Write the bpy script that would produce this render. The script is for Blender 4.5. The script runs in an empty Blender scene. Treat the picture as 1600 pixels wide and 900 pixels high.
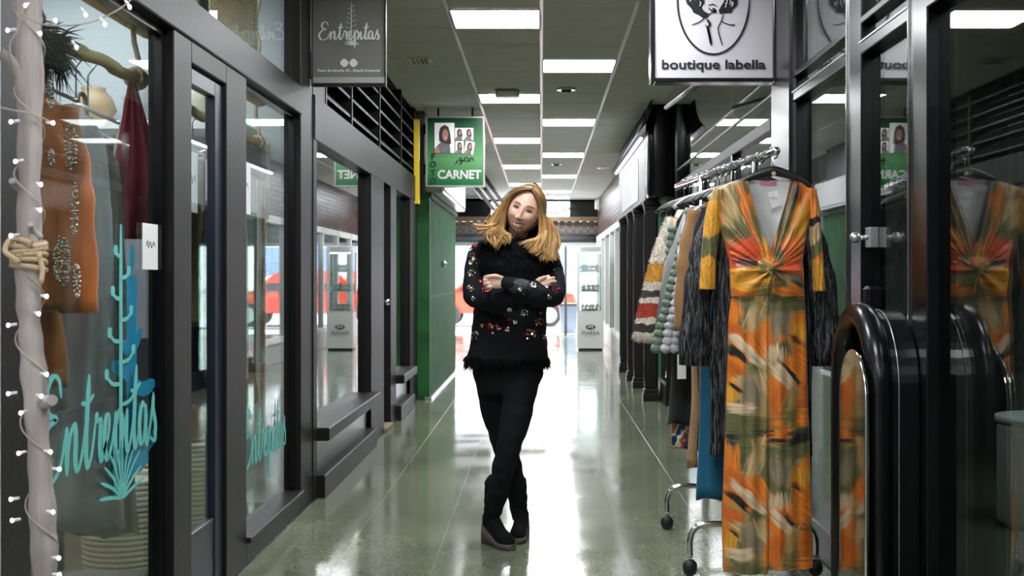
import bpy, bmesh, math, random
from mathutils import Vector, Matrix, noise
from mathutils.bvhtree import BVHTree
random.seed(7)
sc = bpy.context.scene
COL = sc.collection
# ------------------------------------------------------------ camera
cd = bpy.data.cameras.new('camera'); cam = bpy.data.objects.new('camera', cd); COL.objects.link(cam)
cam.location = (0, 0, 1.25); cam.rotation_euler = (math.pi/2, 0, 0)
cd.sensor_width = 36; cd.lens = 43.42; cd.shift_x = -46/1600; cd.shift_y = -15/1600
cd.dof.use_dof = True; cd.dof.focus_distance = 5.7; cd.dof.aperture_fstop = 6.3
cd.clip_start = 0.05; cd.clip_end = 300
sc.camera = cam
# ------------------------------------------------------------ world, exposure
w = bpy.data.worlds.new('world'); sc.world = w; w.use_nodes = True
wb = w.node_tree.nodes['Background']; wb.inputs[0].default_value = (0.86, 0.93, 1.0, 1); wb.inputs[1].default_value = 14.0
sc.view_settings.view_transform = 'Standard'; sc.view_settings.look = 'None'
sc.view_settings.gamma = 1; sc.view_settings.exposure = 0.5; sc.view_settings.use_curve_mapping = False
sc.cycles.max_bounces = 12; sc.cycles.transparent_max_bounces = 32; sc.cycles.diffuse_bounces = 4
sc.cycles.glossy_bounces = 6; sc.cycles.caustics_reflective = False; sc.cycles.caustics_refractive = False
sc.cycles.sample_clamp_indirect = 6
PANEL_STRENGTH = 30.0
def area_lamp(name, loc, rot, sx, sy, power, col=(1, 1, 1)):
    l = bpy.data.lights.new(name, 'AREA'); l.shape = 'RECTANGLE'; l.size = sx; l.size_y = sy; l.energy = power; l.color = col
    o = bpy.data.objects.new(name, l); o.location = loc; o.rotation_euler = rot; COL.objects.link(o); return o
# area lamps under the shop ceilings; the left shop has its own lights
area_lamp('left_shop_lamp', (-2.3, 5.2, 2.93), (0, 0, 0), 1.2, 2.6, 60, (0.93, 0.97, 1.0))
area_lamp('left_shop_lamp', (-2.3, 2.6, 2.93), (0, 0, 0), 1.0, 1.2, 24, (0.93, 0.97, 1.0))
area_lamp('boutique_fill_lamp', (2.9, 5.0, 2.93), (0, 0, 0), 0.5, 2.0, 22, (0.95, 0.98, 1.0))  # added fill without a visible fitting, brightens the boutique's grey wall
area_lamp('second_shop_lamp', (-2.6, 9.5, 2.93), (0, 0, 0), 0.5, 1.0, 3, (0.85, 0.93, 1.0))

F = 1930.0
def P(px, py, Y):
    return Vector(((px-846)/F*Y, Y, 1.25-(py-435)/F*Y))
# ------------------------------------------------------------ helpers
def mat(name, col, rough=0.5, metal=0.0, var=0.0, vscale=20, bump=0.0, bscale=60, emit=None, estr=0, spec=None, coat=0.0, sheen=0.0, stretch=(1, 1, 1), sss=0.0):
    m = bpy.data.materials.new(name); m.use_nodes = True
    nt = m.node_tree; b = nt.nodes['Principled BSDF']
    b.inputs['Base Color'].default_value = (*col, 1); b.inputs['Roughness'].default_value = rough; b.inputs['Metallic'].default_value = metal
    if spec is not None: b.inputs['Specular IOR Level'].default_value = spec
    if coat: b.inputs['Coat Weight'].default_value = coat; b.inputs['Coat Roughness'].default_value = 0.08
    if sheen: b.inputs['Sheen Weight'].default_value = sheen; b.inputs['Sheen Roughness'].default_value = 0.4
    if sss:
        b.inputs['Subsurface Weight'].default_value = sss; b.inputs['Subsurface Radius'].default_value = (0.01, 0.004, 0.002); b.inputs['Subsurface Scale'].default_value = 1.0
    if emit: b.inputs['Emission Color'].default_value = (*emit, 1); b.inputs['Emission Strength'].default_value = estr
    if var or bump:
        tc = nt.nodes.new('ShaderNodeTexCoord'); mp = nt.nodes.new('ShaderNodeMapping'); mp.inputs['Scale'].default_value = stretch
        nt.links.new(tc.outputs['Object'], mp.inputs[0])
    if var:
        n = nt.nodes.new('ShaderNodeTexNoise'); n.inputs['Scale'].default_value = vscale; n.inputs['Detail'].default_value = 6
        nt.links.new(mp.outputs[0], n.inputs['Vector'])
        r = nt.nodes.new('ShaderNodeValToRGB'); r.color_ramp.elements[0].position = 0.3; r.color_ramp.elements[1].position = 0.7
        r.color_ramp.elements[0].color = (*[max(0, c*(1-var)) for c in col], 1); r.color_ramp.elements[1].color = (*[min(1, c*(1+var)) for c in col], 1)
        nt.links.new(n.outputs['Fac'], r.inputs[0]); nt.links.new(r.outputs[0], b.inputs['Base Color'])
    if bump:
        n2 = nt.nodes.new('ShaderNodeTexNoise'); n2.inputs['Scale'].default_value = bscale; n2.inputs['Detail'].default_value = 4
        nt.links.new(mp.outputs[0], n2.inputs['Vector'])
        bp = nt.nodes.new('ShaderNodeBump'); bp.inputs['Strength'].default_value = bump; bp.inputs['Distance'].default_value = 0.01
        nt.links.new(n2.outputs['Fac'], bp.inputs['Height']); nt.links.new(bp.outputs[0], b.inputs['Normal'])
    return m
def glass_mat(name, tint=(0.86, 0.92, 0.90), f0=0.045, rough=0.0):
    m = bpy.data.materials.new(name); m.use_nodes = True; nt = m.node_tree; nt.nodes.clear(); N = nt.nodes.new; L = nt.links.new
    g = N('ShaderNodeNewGeometry'); d = N('ShaderNodeVectorMath'); d.operation = 'DOT_PRODUCT'
    L(g.outputs['Normal'], d.inputs[0]); L(g.outputs['Incoming'], d.inputs[1])
    a = N('ShaderNodeMath'); a.operation = 'ABSOLUTE'; L(d.outputs['Value'], a.inputs[0])
    s = N('ShaderNodeMath'); s.operation = 'SUBTRACT'; s.inputs[0].default_value = 1; s.use_clamp = True; L(a.outputs[0], s.inputs[1])
    p = N('ShaderNodeMath'); p.operation = 'POWER'; p.inputs[1].default_value = 5; L(s.outputs[0], p.inputs[0])
    k = N('ShaderNodeMath'); k.operation = 'MULTIPLY_ADD'; k.inputs[1].default_value = 1-f0; k.inputs[2].default_value = f0; L(p.outputs[0], k.inputs[0])
    t = N('ShaderNodeBsdfTransparent'); t.inputs[0].default_value = (*tint, 1)
    gl = N('ShaderNodeBsdfGlossy'); gl.inputs['Roughness'].default_value = rough; gl.inputs[0].default_value = (1, 1, 1, 1)
    mx = N('ShaderNodeMixShader'); L(k.outputs[0], mx.inputs[0]); L(t.outputs[0], mx.inputs[1]); L(gl.outputs[0], mx.inputs[2])
    o = N('ShaderNodeOutputMaterial'); L(mx.outputs[0], o.inputs[0]); return m

def box(bm, x0, x1, y0, y1, z0, z1, mi=0):
    v = [bm.verts.new((x, y, z)) for x in (x0, x1) for y in (y0, y1) for z in (z0, z1)]
    for f in ((0, 1, 3, 2), (4, 6, 7, 5), (0, 4, 5, 1), (2, 3, 7, 6), (0, 2, 6, 4), (1, 5, 7, 3)):
        fc = bm.faces.new([v[i] for i in f]); fc.material_index = mi
    return v
def rbox(bm, x0, x1, y0, y1, z0, z1, r=0.004, seg=1, mi=0):
    t = bmesh.new(); box(t, x0, x1, y0, y1, z0, z1, mi)
    bmesh.ops.bevel(t, geom=t.edges[:], offset=r, segments=seg, profile=0.5, affect='EDGES'); join(bm, t)
def join(bm, t):
    mp = {}
    for v in t.verts: mp[v] = bm.verts.new(v.co)
    for f in t.faces:
        try: nf = bm.faces.new([mp[v] for v in f.verts]); nf.material_index = f.material_index; nf.smooth = f.smooth
        except ValueError: pass
    t.free()
def loft(bm, rings, closed=True, caps=True, mi=0):
    R = [[bm.verts.new(p) for p in r] for r in rings]; n = len(R[0])
    for a, b in zip(R[:-1], R[1:]):
        for i in range(n if closed else n-1):
            j = (i+1) % n
            f = bm.faces.new((a[i], a[j], b[j], b[i])); f.material_index = mi; f.smooth = True
    if caps and closed:
        for r in (R[0], R[-1]):
            try: f = bm.faces.new(r); f.material_index = mi
            except ValueError: pass
    return R
def catmull(pts, n=6):
    pts = [Vector(p) for p in pts]
    if len(pts) < 3: return [pts[0].lerp(pts[-1], i/n) for i in range(n+1)]
    q = [pts[0]*2-pts[1]] + pts + [pts[-1]*2-pts[-2]]; out = []
    for i in range(1, len(q)-2):
        a, b, c, d = q[i-1:i+3]
        for k in range(n):
            t = k/n
            out.append(0.5*((2*b)+(c-a)*t+(2*a-5*b+4*c-d)*t*t+(3*b-a-3*c+d)*t**3))
    out.append(pts[-1]); return out
def lerp_list(vals, m):
    out = []
    for i in range(m):
        t = i/(m-1)*(len(vals)-1); k = min(int(t), len(vals)-2); out.append(vals[k]+(vals[k+1]-vals[k])*(t-k))
    return out
def tube(bm, pts, radii, seg=10, flat=None, up=None, mi=0, caps=True, twist=0):
    pts = [Vector(p) for p in pts]
    if not isinstance(radii, (list, tuple)): radii = [radii]*len(pts)
    if len(radii) != len(pts): radii = lerp_list(radii, len(pts))
    rings = []; prev = Vector(up) if up else None
    for i, p in enumerate(pts):
        t = (pts[min(i+1, len(pts)-1)]-pts[max(i-1, 0)])
        if t.length < 1e-9: t = Vector((0, 0, 1))
        t.normalize()
        if prev is None: prev = t.orthogonal()
        u = (prev - t*prev.dot(t))
        if u.length < 1e-6: u = t.orthogonal()
        u.normalize(); prev = u; v = t.cross(u); r = radii[i]; fu, fv = flat if flat else (1, 1)
        rings.append([p+u*math.cos(a+twist*i)*r*fu+v*math.sin(a+twist*i)*r*fv for a in [k/seg*2*math.pi for k in range(seg)]])
    return loft(bm, rings, caps=caps, mi=mi)
def ball(bm, c, r, sub=2, mi=0, s=(1, 1, 1), rot=None):
    M = Matrix.Translation(Vector(c)) @ (rot.to_4x4() if rot else Matrix.Identity(4)) @ Matrix.Diagonal((s[0]*r, s[1]*r, s[2]*r, 1))
    g = bmesh.ops.create_icosphere(bm, subdivisions=sub, radius=1, matrix=M)
    for v in g['verts']:
        for f in v.link_faces: f.material_index = mi; f.smooth = True
def cyl(bm, a, b, r, seg=16, mi=0, r2=None):
    return tube(bm, [a, b], [r, r2 if r2 is not None else r], seg, mi=mi)
def mk(name, bm, m, parent=None, smooth=None):
    bmesh.ops.recalc_face_normals(bm, faces=bm.faces[:])
    me = bpy.data.meshes.new(name); bm.to_mesh(me); bm.free()
    if not isinstance(m, (list, tuple)): m = [m]
    for x in m: me.materials.append(x)
    if smooth is True: me.polygons.foreach_set('use_smooth', [True]*len(me.polygons))
    if smooth is False: me.polygons.foreach_set('use_smooth', [False]*len(me.polygons))
    o = bpy.data.objects.new(name, me); COL.objects.link(o)
    if parent: o.parent = parent; o.matrix_parent_inverse = parent.matrix_basis.inverted()
    return o
def tag(o, label=None, cat=None, group=None, kind=None):
    if label: o['label'] = label
    if cat: o['category'] = cat
    if group: o['group'] = group
    if kind: o['kind'] = kind
    return o
def thing(name, loc, label, cat, group=None):
    o = bpy.data.objects.new(name, None); o.location = loc; o.empty_display_size = 0.05; COL.objects.link(o)
    return tag(o, label, cat, group)
SPLIT = ('sill', 'glazing_bead', 'sill_ledge', 'hanger_bracket', 'trim_strip', 'side_panel', 'side_glass')
def B(name, m, args, parent=None, r=0.003, kind=None):
    """one mesh object out of one or several boxes"""
    if not isinstance(args[0], (list, tuple)): args = [args]
    if name in SPLIT and len(args) > 1:
        for a in args: o = B(name, m, a, parent, r, kind)
        return o
    bm = bmesh.new()
    for a in args:
        if r: rbox(bm, *a, r=r)
        else: box(bm, *a)
    o = mk(name, bm, m, parent)
    if kind: o['kind'] = kind
    return o
def remeshed(bm, voxel, smooth=4):
    bmesh.ops.recalc_face_normals(bm, faces=bm.faces[:])
    me = bpy.data.meshes.new('tmp'); bm.to_mesh(me); bm.free()
    o = bpy.data.objects.new('tmp', me); COL.objects.link(o)
    md = o.modifiers.new('r', 'REMESH'); md.mode = 'VOXEL'; md.voxel_size = voxel
    if smooth: s = o.modifiers.new('s', 'SMOOTH'); s.iterations = smooth; s.factor = 0.5
    dg = bpy.context.evaluated_depsgraph_get(); dg.update()
    ev = o.evaluated_get(dg); m2 = bpy.data.meshes.new_from_object(ev)
    out = bmesh.new(); out.from_mesh(m2)
    bpy.data.objects.remove(o); bpy.data.meshes.remove(me); bpy.data.meshes.remove(m2)
    for f in out.faces: f.smooth = True
    return out
def text_mesh(s, size, bold=0.0, align='CENTER', spacing=1.0, extrude=0.0008, shear=0):
    c = bpy.data.curves.new('t', 'FONT'); c.body = s; c.size = size; c.offset = bold; c.align_x = align; c.extrude = extrude; c.space_character = spacing; c.shear = shear
    c.resolution_u = 4
    o = bpy.data.objects.new('t', c); COL.objects.link(o)
    dg = bpy.context.evaluated_depsgraph_get(); dg.update()
    m = bpy.data.meshes.new_from_object(o.evaluated_get(dg)); bpy.data.objects.remove(o); return m
def put_text(name, s, size, M, m, parent, width=None, **kw):
    me = text_mesh(s, size, **kw)
    if width and me.vertices:
        xs = [v.co.x for v in me.vertices]; k = width/(max(xs)-min(xs)); M = M @ Matrix.Diagonal((k, 1, 1, 1))
    me.transform(M); me.materials.clear(); me.materials.append(m); me.name = name
    o = bpy.data.objects.new(name, me); COL.objects.link(o)
    if parent: o.parent = parent; o.matrix_parent_inverse = parent.matrix_basis.inverted()
    return o
FRONT = Matrix.Rotation(math.pi/2, 4, 'X')          # text readable to a viewer looking along +Y
def ribbon(bm, pts, width, M, n=6, th=0.0008, pen=True, mi=0):
    q = catmull([Vector((p[0], p[1], 0)) for p in pts], n) if n else [Vector((p[0], p[1], 0)) for p in pts]
    L, R = [], []
    for i, p in enumerate(q):
        t = q[min(i+1, len(q)-1)]-q[max(i-1, 0)]
        if t.length < 1e-9: t = Vector((1, 0, 0))
        t.normalize(); nn = Vector((-t.y, t.x, 0)); ww = width*(0.45+0.75*abs(min(t.y, 0))+0.25*max(t.y, 0)) if pen else width
        e = min(i, len(q)-1-i); ww *= min(1, 0.45+e*0.25)
        L.append(p+nn*ww/2); R.append(p-nn*ww/2)
    rings = [[M@(a+Vector((0, 0, th))), M@(b+Vector((0, 0, th))), M@b, M@a] for a, b in zip(L, R)]
    loft(bm, rings, mi=mi)
    for f in bm.faces: f.smooth = False
SCRIPT = [
 [(1.1, 1.6), (1.0, 1.95), (0.7, 2.05), (0.4, 1.8), (0.45, 1.35), (0.85, 1.2), (0.4, 1.05), (0.05, 0.55), (0.25, 0.05), (0.7, 0.0), (1.1, 0.3), (1.38, 0.95)],
 [(1.38, 0.98), (1.40, 0.5), (1.38, 0.0)], [(1.4, 0.25), (1.55, 0.75), (1.78, 0.98), (1.86, 0.7), (1.84, 0.2), (1.98, 0.02), (2.2, 0.3), (2.45, 1.0), (2.6, 1.7)],
 [(2.62, 1.95), (2.5, 1.2), (2.42, 0.35), (2.55, 0.0), (2.8, 0.35), (3.0, 1.0)], [(2.15, 1.38), (2.5, 1.36), (2.9, 1.5)],
 [(3.0, 1.1), (3.08, 0.92), (3.27, 0.88), (3.22, 0.35), (3.33, 0.02), (3.55, 0.3), (3.78, 0.6), (3.8, 0.93), (3.62, 0.92), (3.5, 0.45), (3.68, 0.0), (3.98, 0.3), (4.2, 0.9)],
 [(4.2, 1.0), (4.2, 0.2), (4.18, -0.95)], [(4.2, 0.5), (4.42, 1.0), (4.66, 0.7), (4.55, 0.1), (4.28, 0.08)],
 [(4.66, 0.3), (4.95, 0.95)], [(4.95, 0.98), (4.9, 0.3), (5.03, 0.0), (5.25, 0.35), (5.48, 1.0), (5.6, 1.7)],
 [(5.62, 1.95), (5.5, 1.2), (5.42, 0.35), (5.55, 0.0), (5.78, 0.35)], [(5.15, 1.38), (5.5, 1.36), (5.9, 1.5)],
 [(6.25, 0.85), (6.05, 1.0), (5.82, 0.65), (5.88, 0.1), (6.12, 0.15), (6.28, 0.9)], [(6.28, 0.95), (6.27, 0.25), (6.4, 0.0), (6.62, 0.45), (6.85, 1.2)],
 [(6.86, 1.15), (6.82, 0.8), (7.0, 0.4), (6.92, 0.02), (6.6, 0.1)]]
def script_word(bm, M, scale, width):
    for i, s in enumerate(SCRIPT): ribbon(bm, [(a*scale, b*scale) for a, b in s], width*scale, M @ Matrix.Translation((0, 0, .00035*i)))
def agave(bm, M, h, bw=1.0, lean=0.0, stemw=0.02, nb=9, seed=3, leafw=1.0):
    rn = random.Random(seed)
    T = lambda i: M @ Matrix.Translation((0, 0, .00032*(i+1)))
    ribbon(bm, [(0, 0.0), (0, h*0.3), (lean*0.5, h*0.6), (lean, h)], stemw*h, M, pen=False)
    for i in range(nb):
        z = h*(0.34+0.62*i/nb); L = h*(0.13-0.09*i/nb)*bw; sg = -1 if i % 2 else 1
        ribbon(bm, [(lean*z/h, z), (sg*L*0.6, z+L*0.05), (sg*L, z+L*0.25)], stemw*h*0.45, T(i), pen=False)
        c = (sg*L, z+L*0.28); r = stemw*h*0.6
        ribbon(bm, [(c[0]-r, c[1]), (c[0], c[1]+r*0.2), (c[0]+r, c[1])], r*1.8, T(i+.5), pen=False)
    for i in range(11):
        a = math.radians(-80+160*i/10); L = h*0.17*bw*(0.8+0.3*rn.random())
        ribbon(bm, [(0, 0), (math.sin(a)*L*0.5, math.cos(a)*L*0.55), (math.sin(a)*L*1.1, math.cos(a)*L*0.95)], stemw*h*leafw, T(nb+i), pen=False)
# ------------------------------------------------------------ materials
M_frame = mat('painted_dark_metal', (0.010, 0.0088, 0.0090), 0.45, 0.0, var=0.25, vscale=6, bump=0.08, bscale=40, spec=0.3)
M_black = mat('black_gloss', (0.004, 0.004, 0.005), 0.24, var=0.2, vscale=4, spec=0.35)
M_navy = mat('navy_door_paint', (0.008, 0.014, 0.028), 0.35, var=0.2, vscale=5)
M_ceil = mat('ceiling_tile', (0.86, 0.83, 0.805), 0.85, var=0.05, vscale=3, bump=0.15, bscale=250)
M_tbar = mat('ceiling_track', (0.78, 0.78, 0.76), 0.35, 0.2)
M_panel = mat('light_panel', (1, 1, 1), 0.5, emit=(0.96, 0.98, 1.0), estr=PANEL_STRENGTH)
M_wall = mat('plaster', (0.52, 0.54, 0.56), 0.8, var=0.08, vscale=2)
M_walldark = mat('dark_plaster', (0.13, 0.14, 0.145), 0.75, var=0.2, vscale=2)
M_white = mat('white_laminate', (0.80, 0.81, 0.80), 0.35, var=0.03, vscale=3)
M_glass = glass_mat('shop_glass', (0.88, 0.93, 0.92))
M_glassd = glass_mat('dark_shop_glass', (0.66, 0.72, 0.71), 0.06)
M_glassr = glass_mat('boutique_glass', (0.72, 0.77, 0.75), 0.06)
M_chrome = mat('chrome', (0.75, 0.76, 0.78), 0.12, 1.0)
M_alu = mat('aluminium', (0.6, 0.62, 0.63), 0.3, 0.9)
M_green = mat('green_shutter_paint', (0.022, 0.12, 0.035), 0.5, var=0.3, vscale=5, spec=0.3)
M_paper = mat('paper', (0.80, 0.80, 0.80), 0.7)
M_ink = mat('black_ink', (0.006, 0.006, 0.008), 0.5)
M_whiteink = mat('white_vinyl', (0.85, 0.93, 0.92), 0.5)
M_teal = mat('teal_vinyl', (0.13, 0.50, 0.47), 0.5)
M_blue = mat('blue_vinyl', (0.01, 0.28, 0.50), 0.5)
M_rubber = mat('rubber', (0.012, 0.012, 0.012), 0.5)
def floor_mat():
    m = bpy.data.materials.new('polished_terrazzo'); m.use_nodes = True; nt = m.node_tree; b = nt.nodes['Principled BSDF']; N = nt.nodes.new; L = nt.links.new
    tc = N('ShaderNodeTexCoord'); g = N('ShaderNodeNewGeometry')
    n = N('ShaderNodeTexNoise'); n.inputs['Scale'].default_value = 0.9; n.inputs['Detail'].default_value = 5; L(g.outputs['Position'], n.inputs['Vector'])
    r = N('ShaderNodeValToRGB'); r.color_ramp.elements[0].color = (0.135, 0.15, 0.098, 1); r.color_ramp.elements[1].color = (0.23, 0.25, 0.175, 1)
    r.color_ramp.elements[0].position = 0.35; r.color_ramp.elements[1].position = 0.7; L(n.outputs['Fac'], r.inputs[0])
    v = N('ShaderNodeTexVoronoi'); v.inputs['Scale'].default_value = 110; L(g.outputs['Position'], v.inputs['Vector'])
    r2 = N('ShaderNodeValToRGB'); r2.color_ramp.elements[0].color = (0.78, 0.78, 0.78, 1); r2.color_ramp.elements[1].color = (1.2, 1.2, 1.15, 1)
    L(v.outputs['Color'], r2.inputs[0])
    mx = N('ShaderNodeMix'); mx.data_type = 'RGBA'; mx.blend_type = 'MULTIPLY'; mx.inputs[0].default_value = 1
    L(r.outputs[0], mx.inputs[6]); L(r2.outputs[0], mx.inputs[7]); L(mx.outputs[2], b.inputs['Base Color'])
    n2 = N('ShaderNodeTexNoise'); n2.inputs['Scale'].default_value = 2.2; n2.inputs['Detail'].default_value = 8; L(g.outputs['Position'], n2.inputs['Vector'])
    mr = N('ShaderNodeMapRange'); mr.inputs[1].default_value = 0.35; mr.inputs[2].default_value = 0.7; mr.inputs[3].default_value = 0.07; mr.inputs[4].default_value = 0.16
    L(n2.outputs['Fac'], mr.inputs[0]); L(mr.outputs[0], b.inputs['Roughness'])
    n3 = N('ShaderNodeTexNoise'); n3.inputs['Scale'].default_value = 3.0; n3.inputs['Detail'].default_value = 2; L(g.outputs['Position'], n3.inputs['Vector'])
    bp = N('ShaderNodeBump'); bp.inputs['Strength'].default_value = 0.05; bp.inputs['Distance'].default_value = 0.01; L(n3.outputs['Fac'], bp.inputs['Height']); L(bp.outputs[0], b.inputs['Normal'])
    b.inputs['Specular IOR Level'].default_value = 0.85
    return m
M_floor = floor_mat()
M_grout = mat('floor_joint', (0.30, 0.30, 0.24), 0.6)
# ============================================================ SHELL
XL, XR = -1.28, 1.27
floor = B('floor', M_grout, (-4.6, 4.8, -6, 27.1, -0.2, -0.0015), r=0, kind='structure')
tile_me = None
xs = [-1.32+0.425*i for i in range(7)]
bm = bmesh.new(); rbox(bm, -0.2118, 0.2118, -0.7995, 0.7995, -0.02, 0.0, r=0.0006); proto = mk('slab', bm, M_floor, floor); proto.location = (-9, -9, 0)
cnt = 0
for j in range(-4, 13):
    for i in range(6):
        o = proto if cnt == 0 else proto.copy()
        if cnt: COL.objects.link(o)
        o.location = (-1.32+0.425*(i+0.5), 6.66+1.6*j+0.8, 0); cnt += 1
for (x0, x1, nm) in ((-4.5, -1.32, 'floor_slab_strip'), (1.23, 4.7, 'floor_slab_strip')):
    B('floor_slab', M_floor, (x0+0.002, x1-0.002, -6, 27.05, -0.02, -0.0003), floor, r=0)
ceil = B('ceiling', M_walldark, (-4.6, 4.8, -6, 27.2, 3.02, 3.25), r=0, kind='structure')
panels = []
for k in range(-2, 6):
    panels.append((-0.3, 7.87+3.6*k)); 
for k in range(-3, 5): panels.append((0.3, 9.67+3.6*k))
panels.append((0.3, 25.87))
panels = [p for p in panels if p[1] > -4 and p[1] < 26.4]
bm = bmesh.new(); rbox(bm, -0.297, 0.297, -0.2955, 0.2955, 2.972, 2.99, r=0.003); proto = mk('ceiling_panel', bm, M_ceil, ceil); cnt = 0
for r_ in range(-18, 32):
    yc = 7.87+0.6*r_+0.3
    if yc < -3 or yc > 27.0: continue
    for xc in (-0.9, -0.3, 0.3, 0.9):
        if any(abs(xc-p[0]) < .1 and abs(yc-0.3-p[1]) < .1 for p in panels): continue
        o = proto if cnt == 0 else proto.copy()
        if cnt: COL.objects.link(o)
        o.location = (xc, yc, random.uniform(-0.0015, 0.001)); cnt += 1
for i, x in enumerate((-0.6, 0.0, 0.6)):
    B('trim_%d' % (i+1), M_tbar, (x-0.013, x+0.013, -3, 27.1, 2.960, 2.975), r=0.002, kind='structure')
for i, (a, b) in enumerate(((-1.31, -1.2), (1.2, 1.31))):
    B('trim_%d' % (i+4), M_ceil, (a, b, -3, 27.1, 2.974, 2.99), r=0.001, kind='structure')
lab = ['nearest', 'second', 'third', 'fourth', 'fifth', 'sixth', 'seventh']
for side, nm in ((-0.3, 'left'), (0.3, 'right')):
    ps = sorted([p[1] for p in panels if p[0] == side]); seen = [y for y in ps if y > 7.5]
    for y in ps:
        if y in seen:
            L_ = 'square glowing ceiling light panel, %s in the %s row' % (lab[seen.index(y)], nm)
        else: L_ = 'square ceiling light panel of the %s row overhead, %s out of frame' % (nm, 'just' if y > 3.7 else 'farther')
        if y < -1.5: continue
        t = thing('ceiling_light', (side, y+0.3, 2.96), L_, 'ceiling light', 'light panels in the ceiling')
        B('diffuser', M_panel, (side-0.282, side+0.282, y+0.02, y+0.58, 2.966, 2.976), t, r=0)
        B('frame', M_tbar, [(side-0.297, side+0.297, y, y+0.02, 2.960, 2.98), (side-0.297, side+0.297, y+0.58, y+0.60, 2.960, 2.98),
                            (side-0.297, side-0.282, y, y+0.60, 2.960, 2.98), (side+0.282, side+0.297, y, y+0.60, 2.960, 2.98)], t, r=0.001)
# outer walls, behind camera, shop partitions
B('wall_back', M_wall, (-4.6, 4.8, -6.2, -6.0, 0, 3.02), r=0, kind='structure')
B('wall_left', M_wall, (-4.6, -4.4, -6, 12.7, 0, 3.02), r=0, kind='structure')
B('wall_right', M_walldark, (4.6, 4.8, -6, 27.2, 0, 3.02), r=0, kind='structure')
B('wall_left_near', M_white, (-1.36, -1.26, -6, 2.88, 0, 2.97), r=0.003, kind='structure')
B('wall_right_near', M_walldark, (1.27, 1.40, -6, 2.3, 0, 2.97), r=0.003, kind='structure')
B('wall_left_partition', M_wall, (-4.4, -1.37, 6.84, 6.96, 0, 3.02), r=0, kind='structure')
B('wall_left_shutter', M_walldark, (-4.4, -1.205, 12.72, 16.6, 0, 3.02), r=0, kind='structure')
B('wall_right_partition', M_walldark, (1.40, 4.6, 11.9, 12.05, 0, 3.02), r=0, kind='structure')
B('wall_left_far', M_wall, (-2.6, -2.45, 16.6, 27.2, 0, 3.02), r=0, kind='structure')
# upper side walls above green gate (white lightbox area)
# ------------------------------------------------------------ left shop 1 front
F1 = thing('glass_storefront', (XL, 4.9, 0), 'dark painted metal shopfront with tall glazing beside the driftwood pole', 'shopfront')
def post(y0, y1, z0=0, z1=2.12, x0=XL-0.09, x1=XL): B('post', M_frame, (x0, x1, y0, y1, z0, z1), F1, r=0.004)
post(2.885, 3.10, 0, 2.97); post(4.30, 4.52, 0, 2.12); post(5.02, 5.36, 0, 2.12, x0=XL-0.05); post(6.57, 6.90, 0, 2.97)
B('top_rail', M_frame, (XL-0.10, XL+0.01, 3.10, 6.57, 2.12, 2.27), F1, r=0.005)
B('glazing_bead', M_black, [(XL-0.07, XL-0.03, 3.10, 3.135, 0.14, 2.12), (XL-0.07, XL-0.03, 4.265, 4.30, 0.14, 2.12), (XL-0.07, XL-0.03, 3.1, 4.3, 2.09, 2.12),
   (XL-0.07, XL-0.03, 5.36, 5.385, 0.14, 2.12), (XL-0.07, XL-0.03, 6.545, 6.57, 0.14, 2.12), (XL-0.07, XL-0.03, 5.36, 6.57, 2.10, 2.12)], F1, r=0.002)
B('door_head', M_frame, (XL-0.09, XL, 4.52, 5.02, 2.04, 2.12), F1, r=0.004)
B('sill', M_frame, [(XL-0.09, XL, 3.10, 4.30, 0.0, 0.115), (XL-0.09, XL, 5.36, 6.57, 0.0, 0.10)], F1, r=0.004)
B('sill_ledge', M_frame, [(XL-0.09, XL+0.02, 3.10, 4.30, 0.115, 0.14), (XL-0.09, XL+0.02, 5.36, 6.57, 0.10, 0.125)], F1, r=0.004)
B('window_pane', M_glass, (XL-0.054, XL-0.046, 3.12, 4.28, 0.14, 2.11), F1, r=0)
B('window_pane', M_glass, (XL-0.054, XL-0.046, 5.37, 6.56, 0.12, 2.11), F1, r=0)
B('transom_pane', M_glass, (XL-0.054, XL-0.046, 3.12, 4.86, 2.28, 2.96), F1, r=0)
B('transom_pane', M_glass, (XL-0.054, XL-0.046, 4.88, 6.56, 2.28, 2.96), F1, r=0)
B('transom_mullion', M_frame, (XL-0.07, XL-0.03, 4.86, 4.88, 2.27, 2.97), F1, r=0.002)
# navy inner door, ajar inwards, hinged on the far post
dr = thing('door_leaf', (XL-0.06, 5.02, 0), 'navy framed glass shop door standing ajar between the two left windows', 'door')
B('door_frame', M_navy, [(-1.335, -1.295, 4.53, 4.57, 0.02, 2.03), (-1.335, -1.295, 4.90, 5.015, 0.02, 2.03), (-1.335, -1.295, 4.57, 4.90, 1.97, 2.03)], dr, r=0.004)
B('kick_panel', M_navy, (-1.33, -1.30, 4.57, 4.90, 0.02, 0.30), dr, r=0.003)
B('door_pane', M_glass, (-1.318, -1.311, 4.56, 4.91, 0.29, 1.98), dr, r=0)
bm = bmesh.new(); cyl(bm, (-1.36, 4.93, 0.95), (-1.36, 4.93, 1.25), 0.010, 12); cyl(bm, (-1.335, 4.93, 1.0), (-1.36, 4.93, 1.0), 0.008, 8); cyl(bm, (-1.335, 4.93, 1.2), (-1.36, 4.93, 1.2), 0.008, 8); mk('door_handle', bm, M_black, dr)
dr.rotation_euler = (0, 0, 0)
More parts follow.
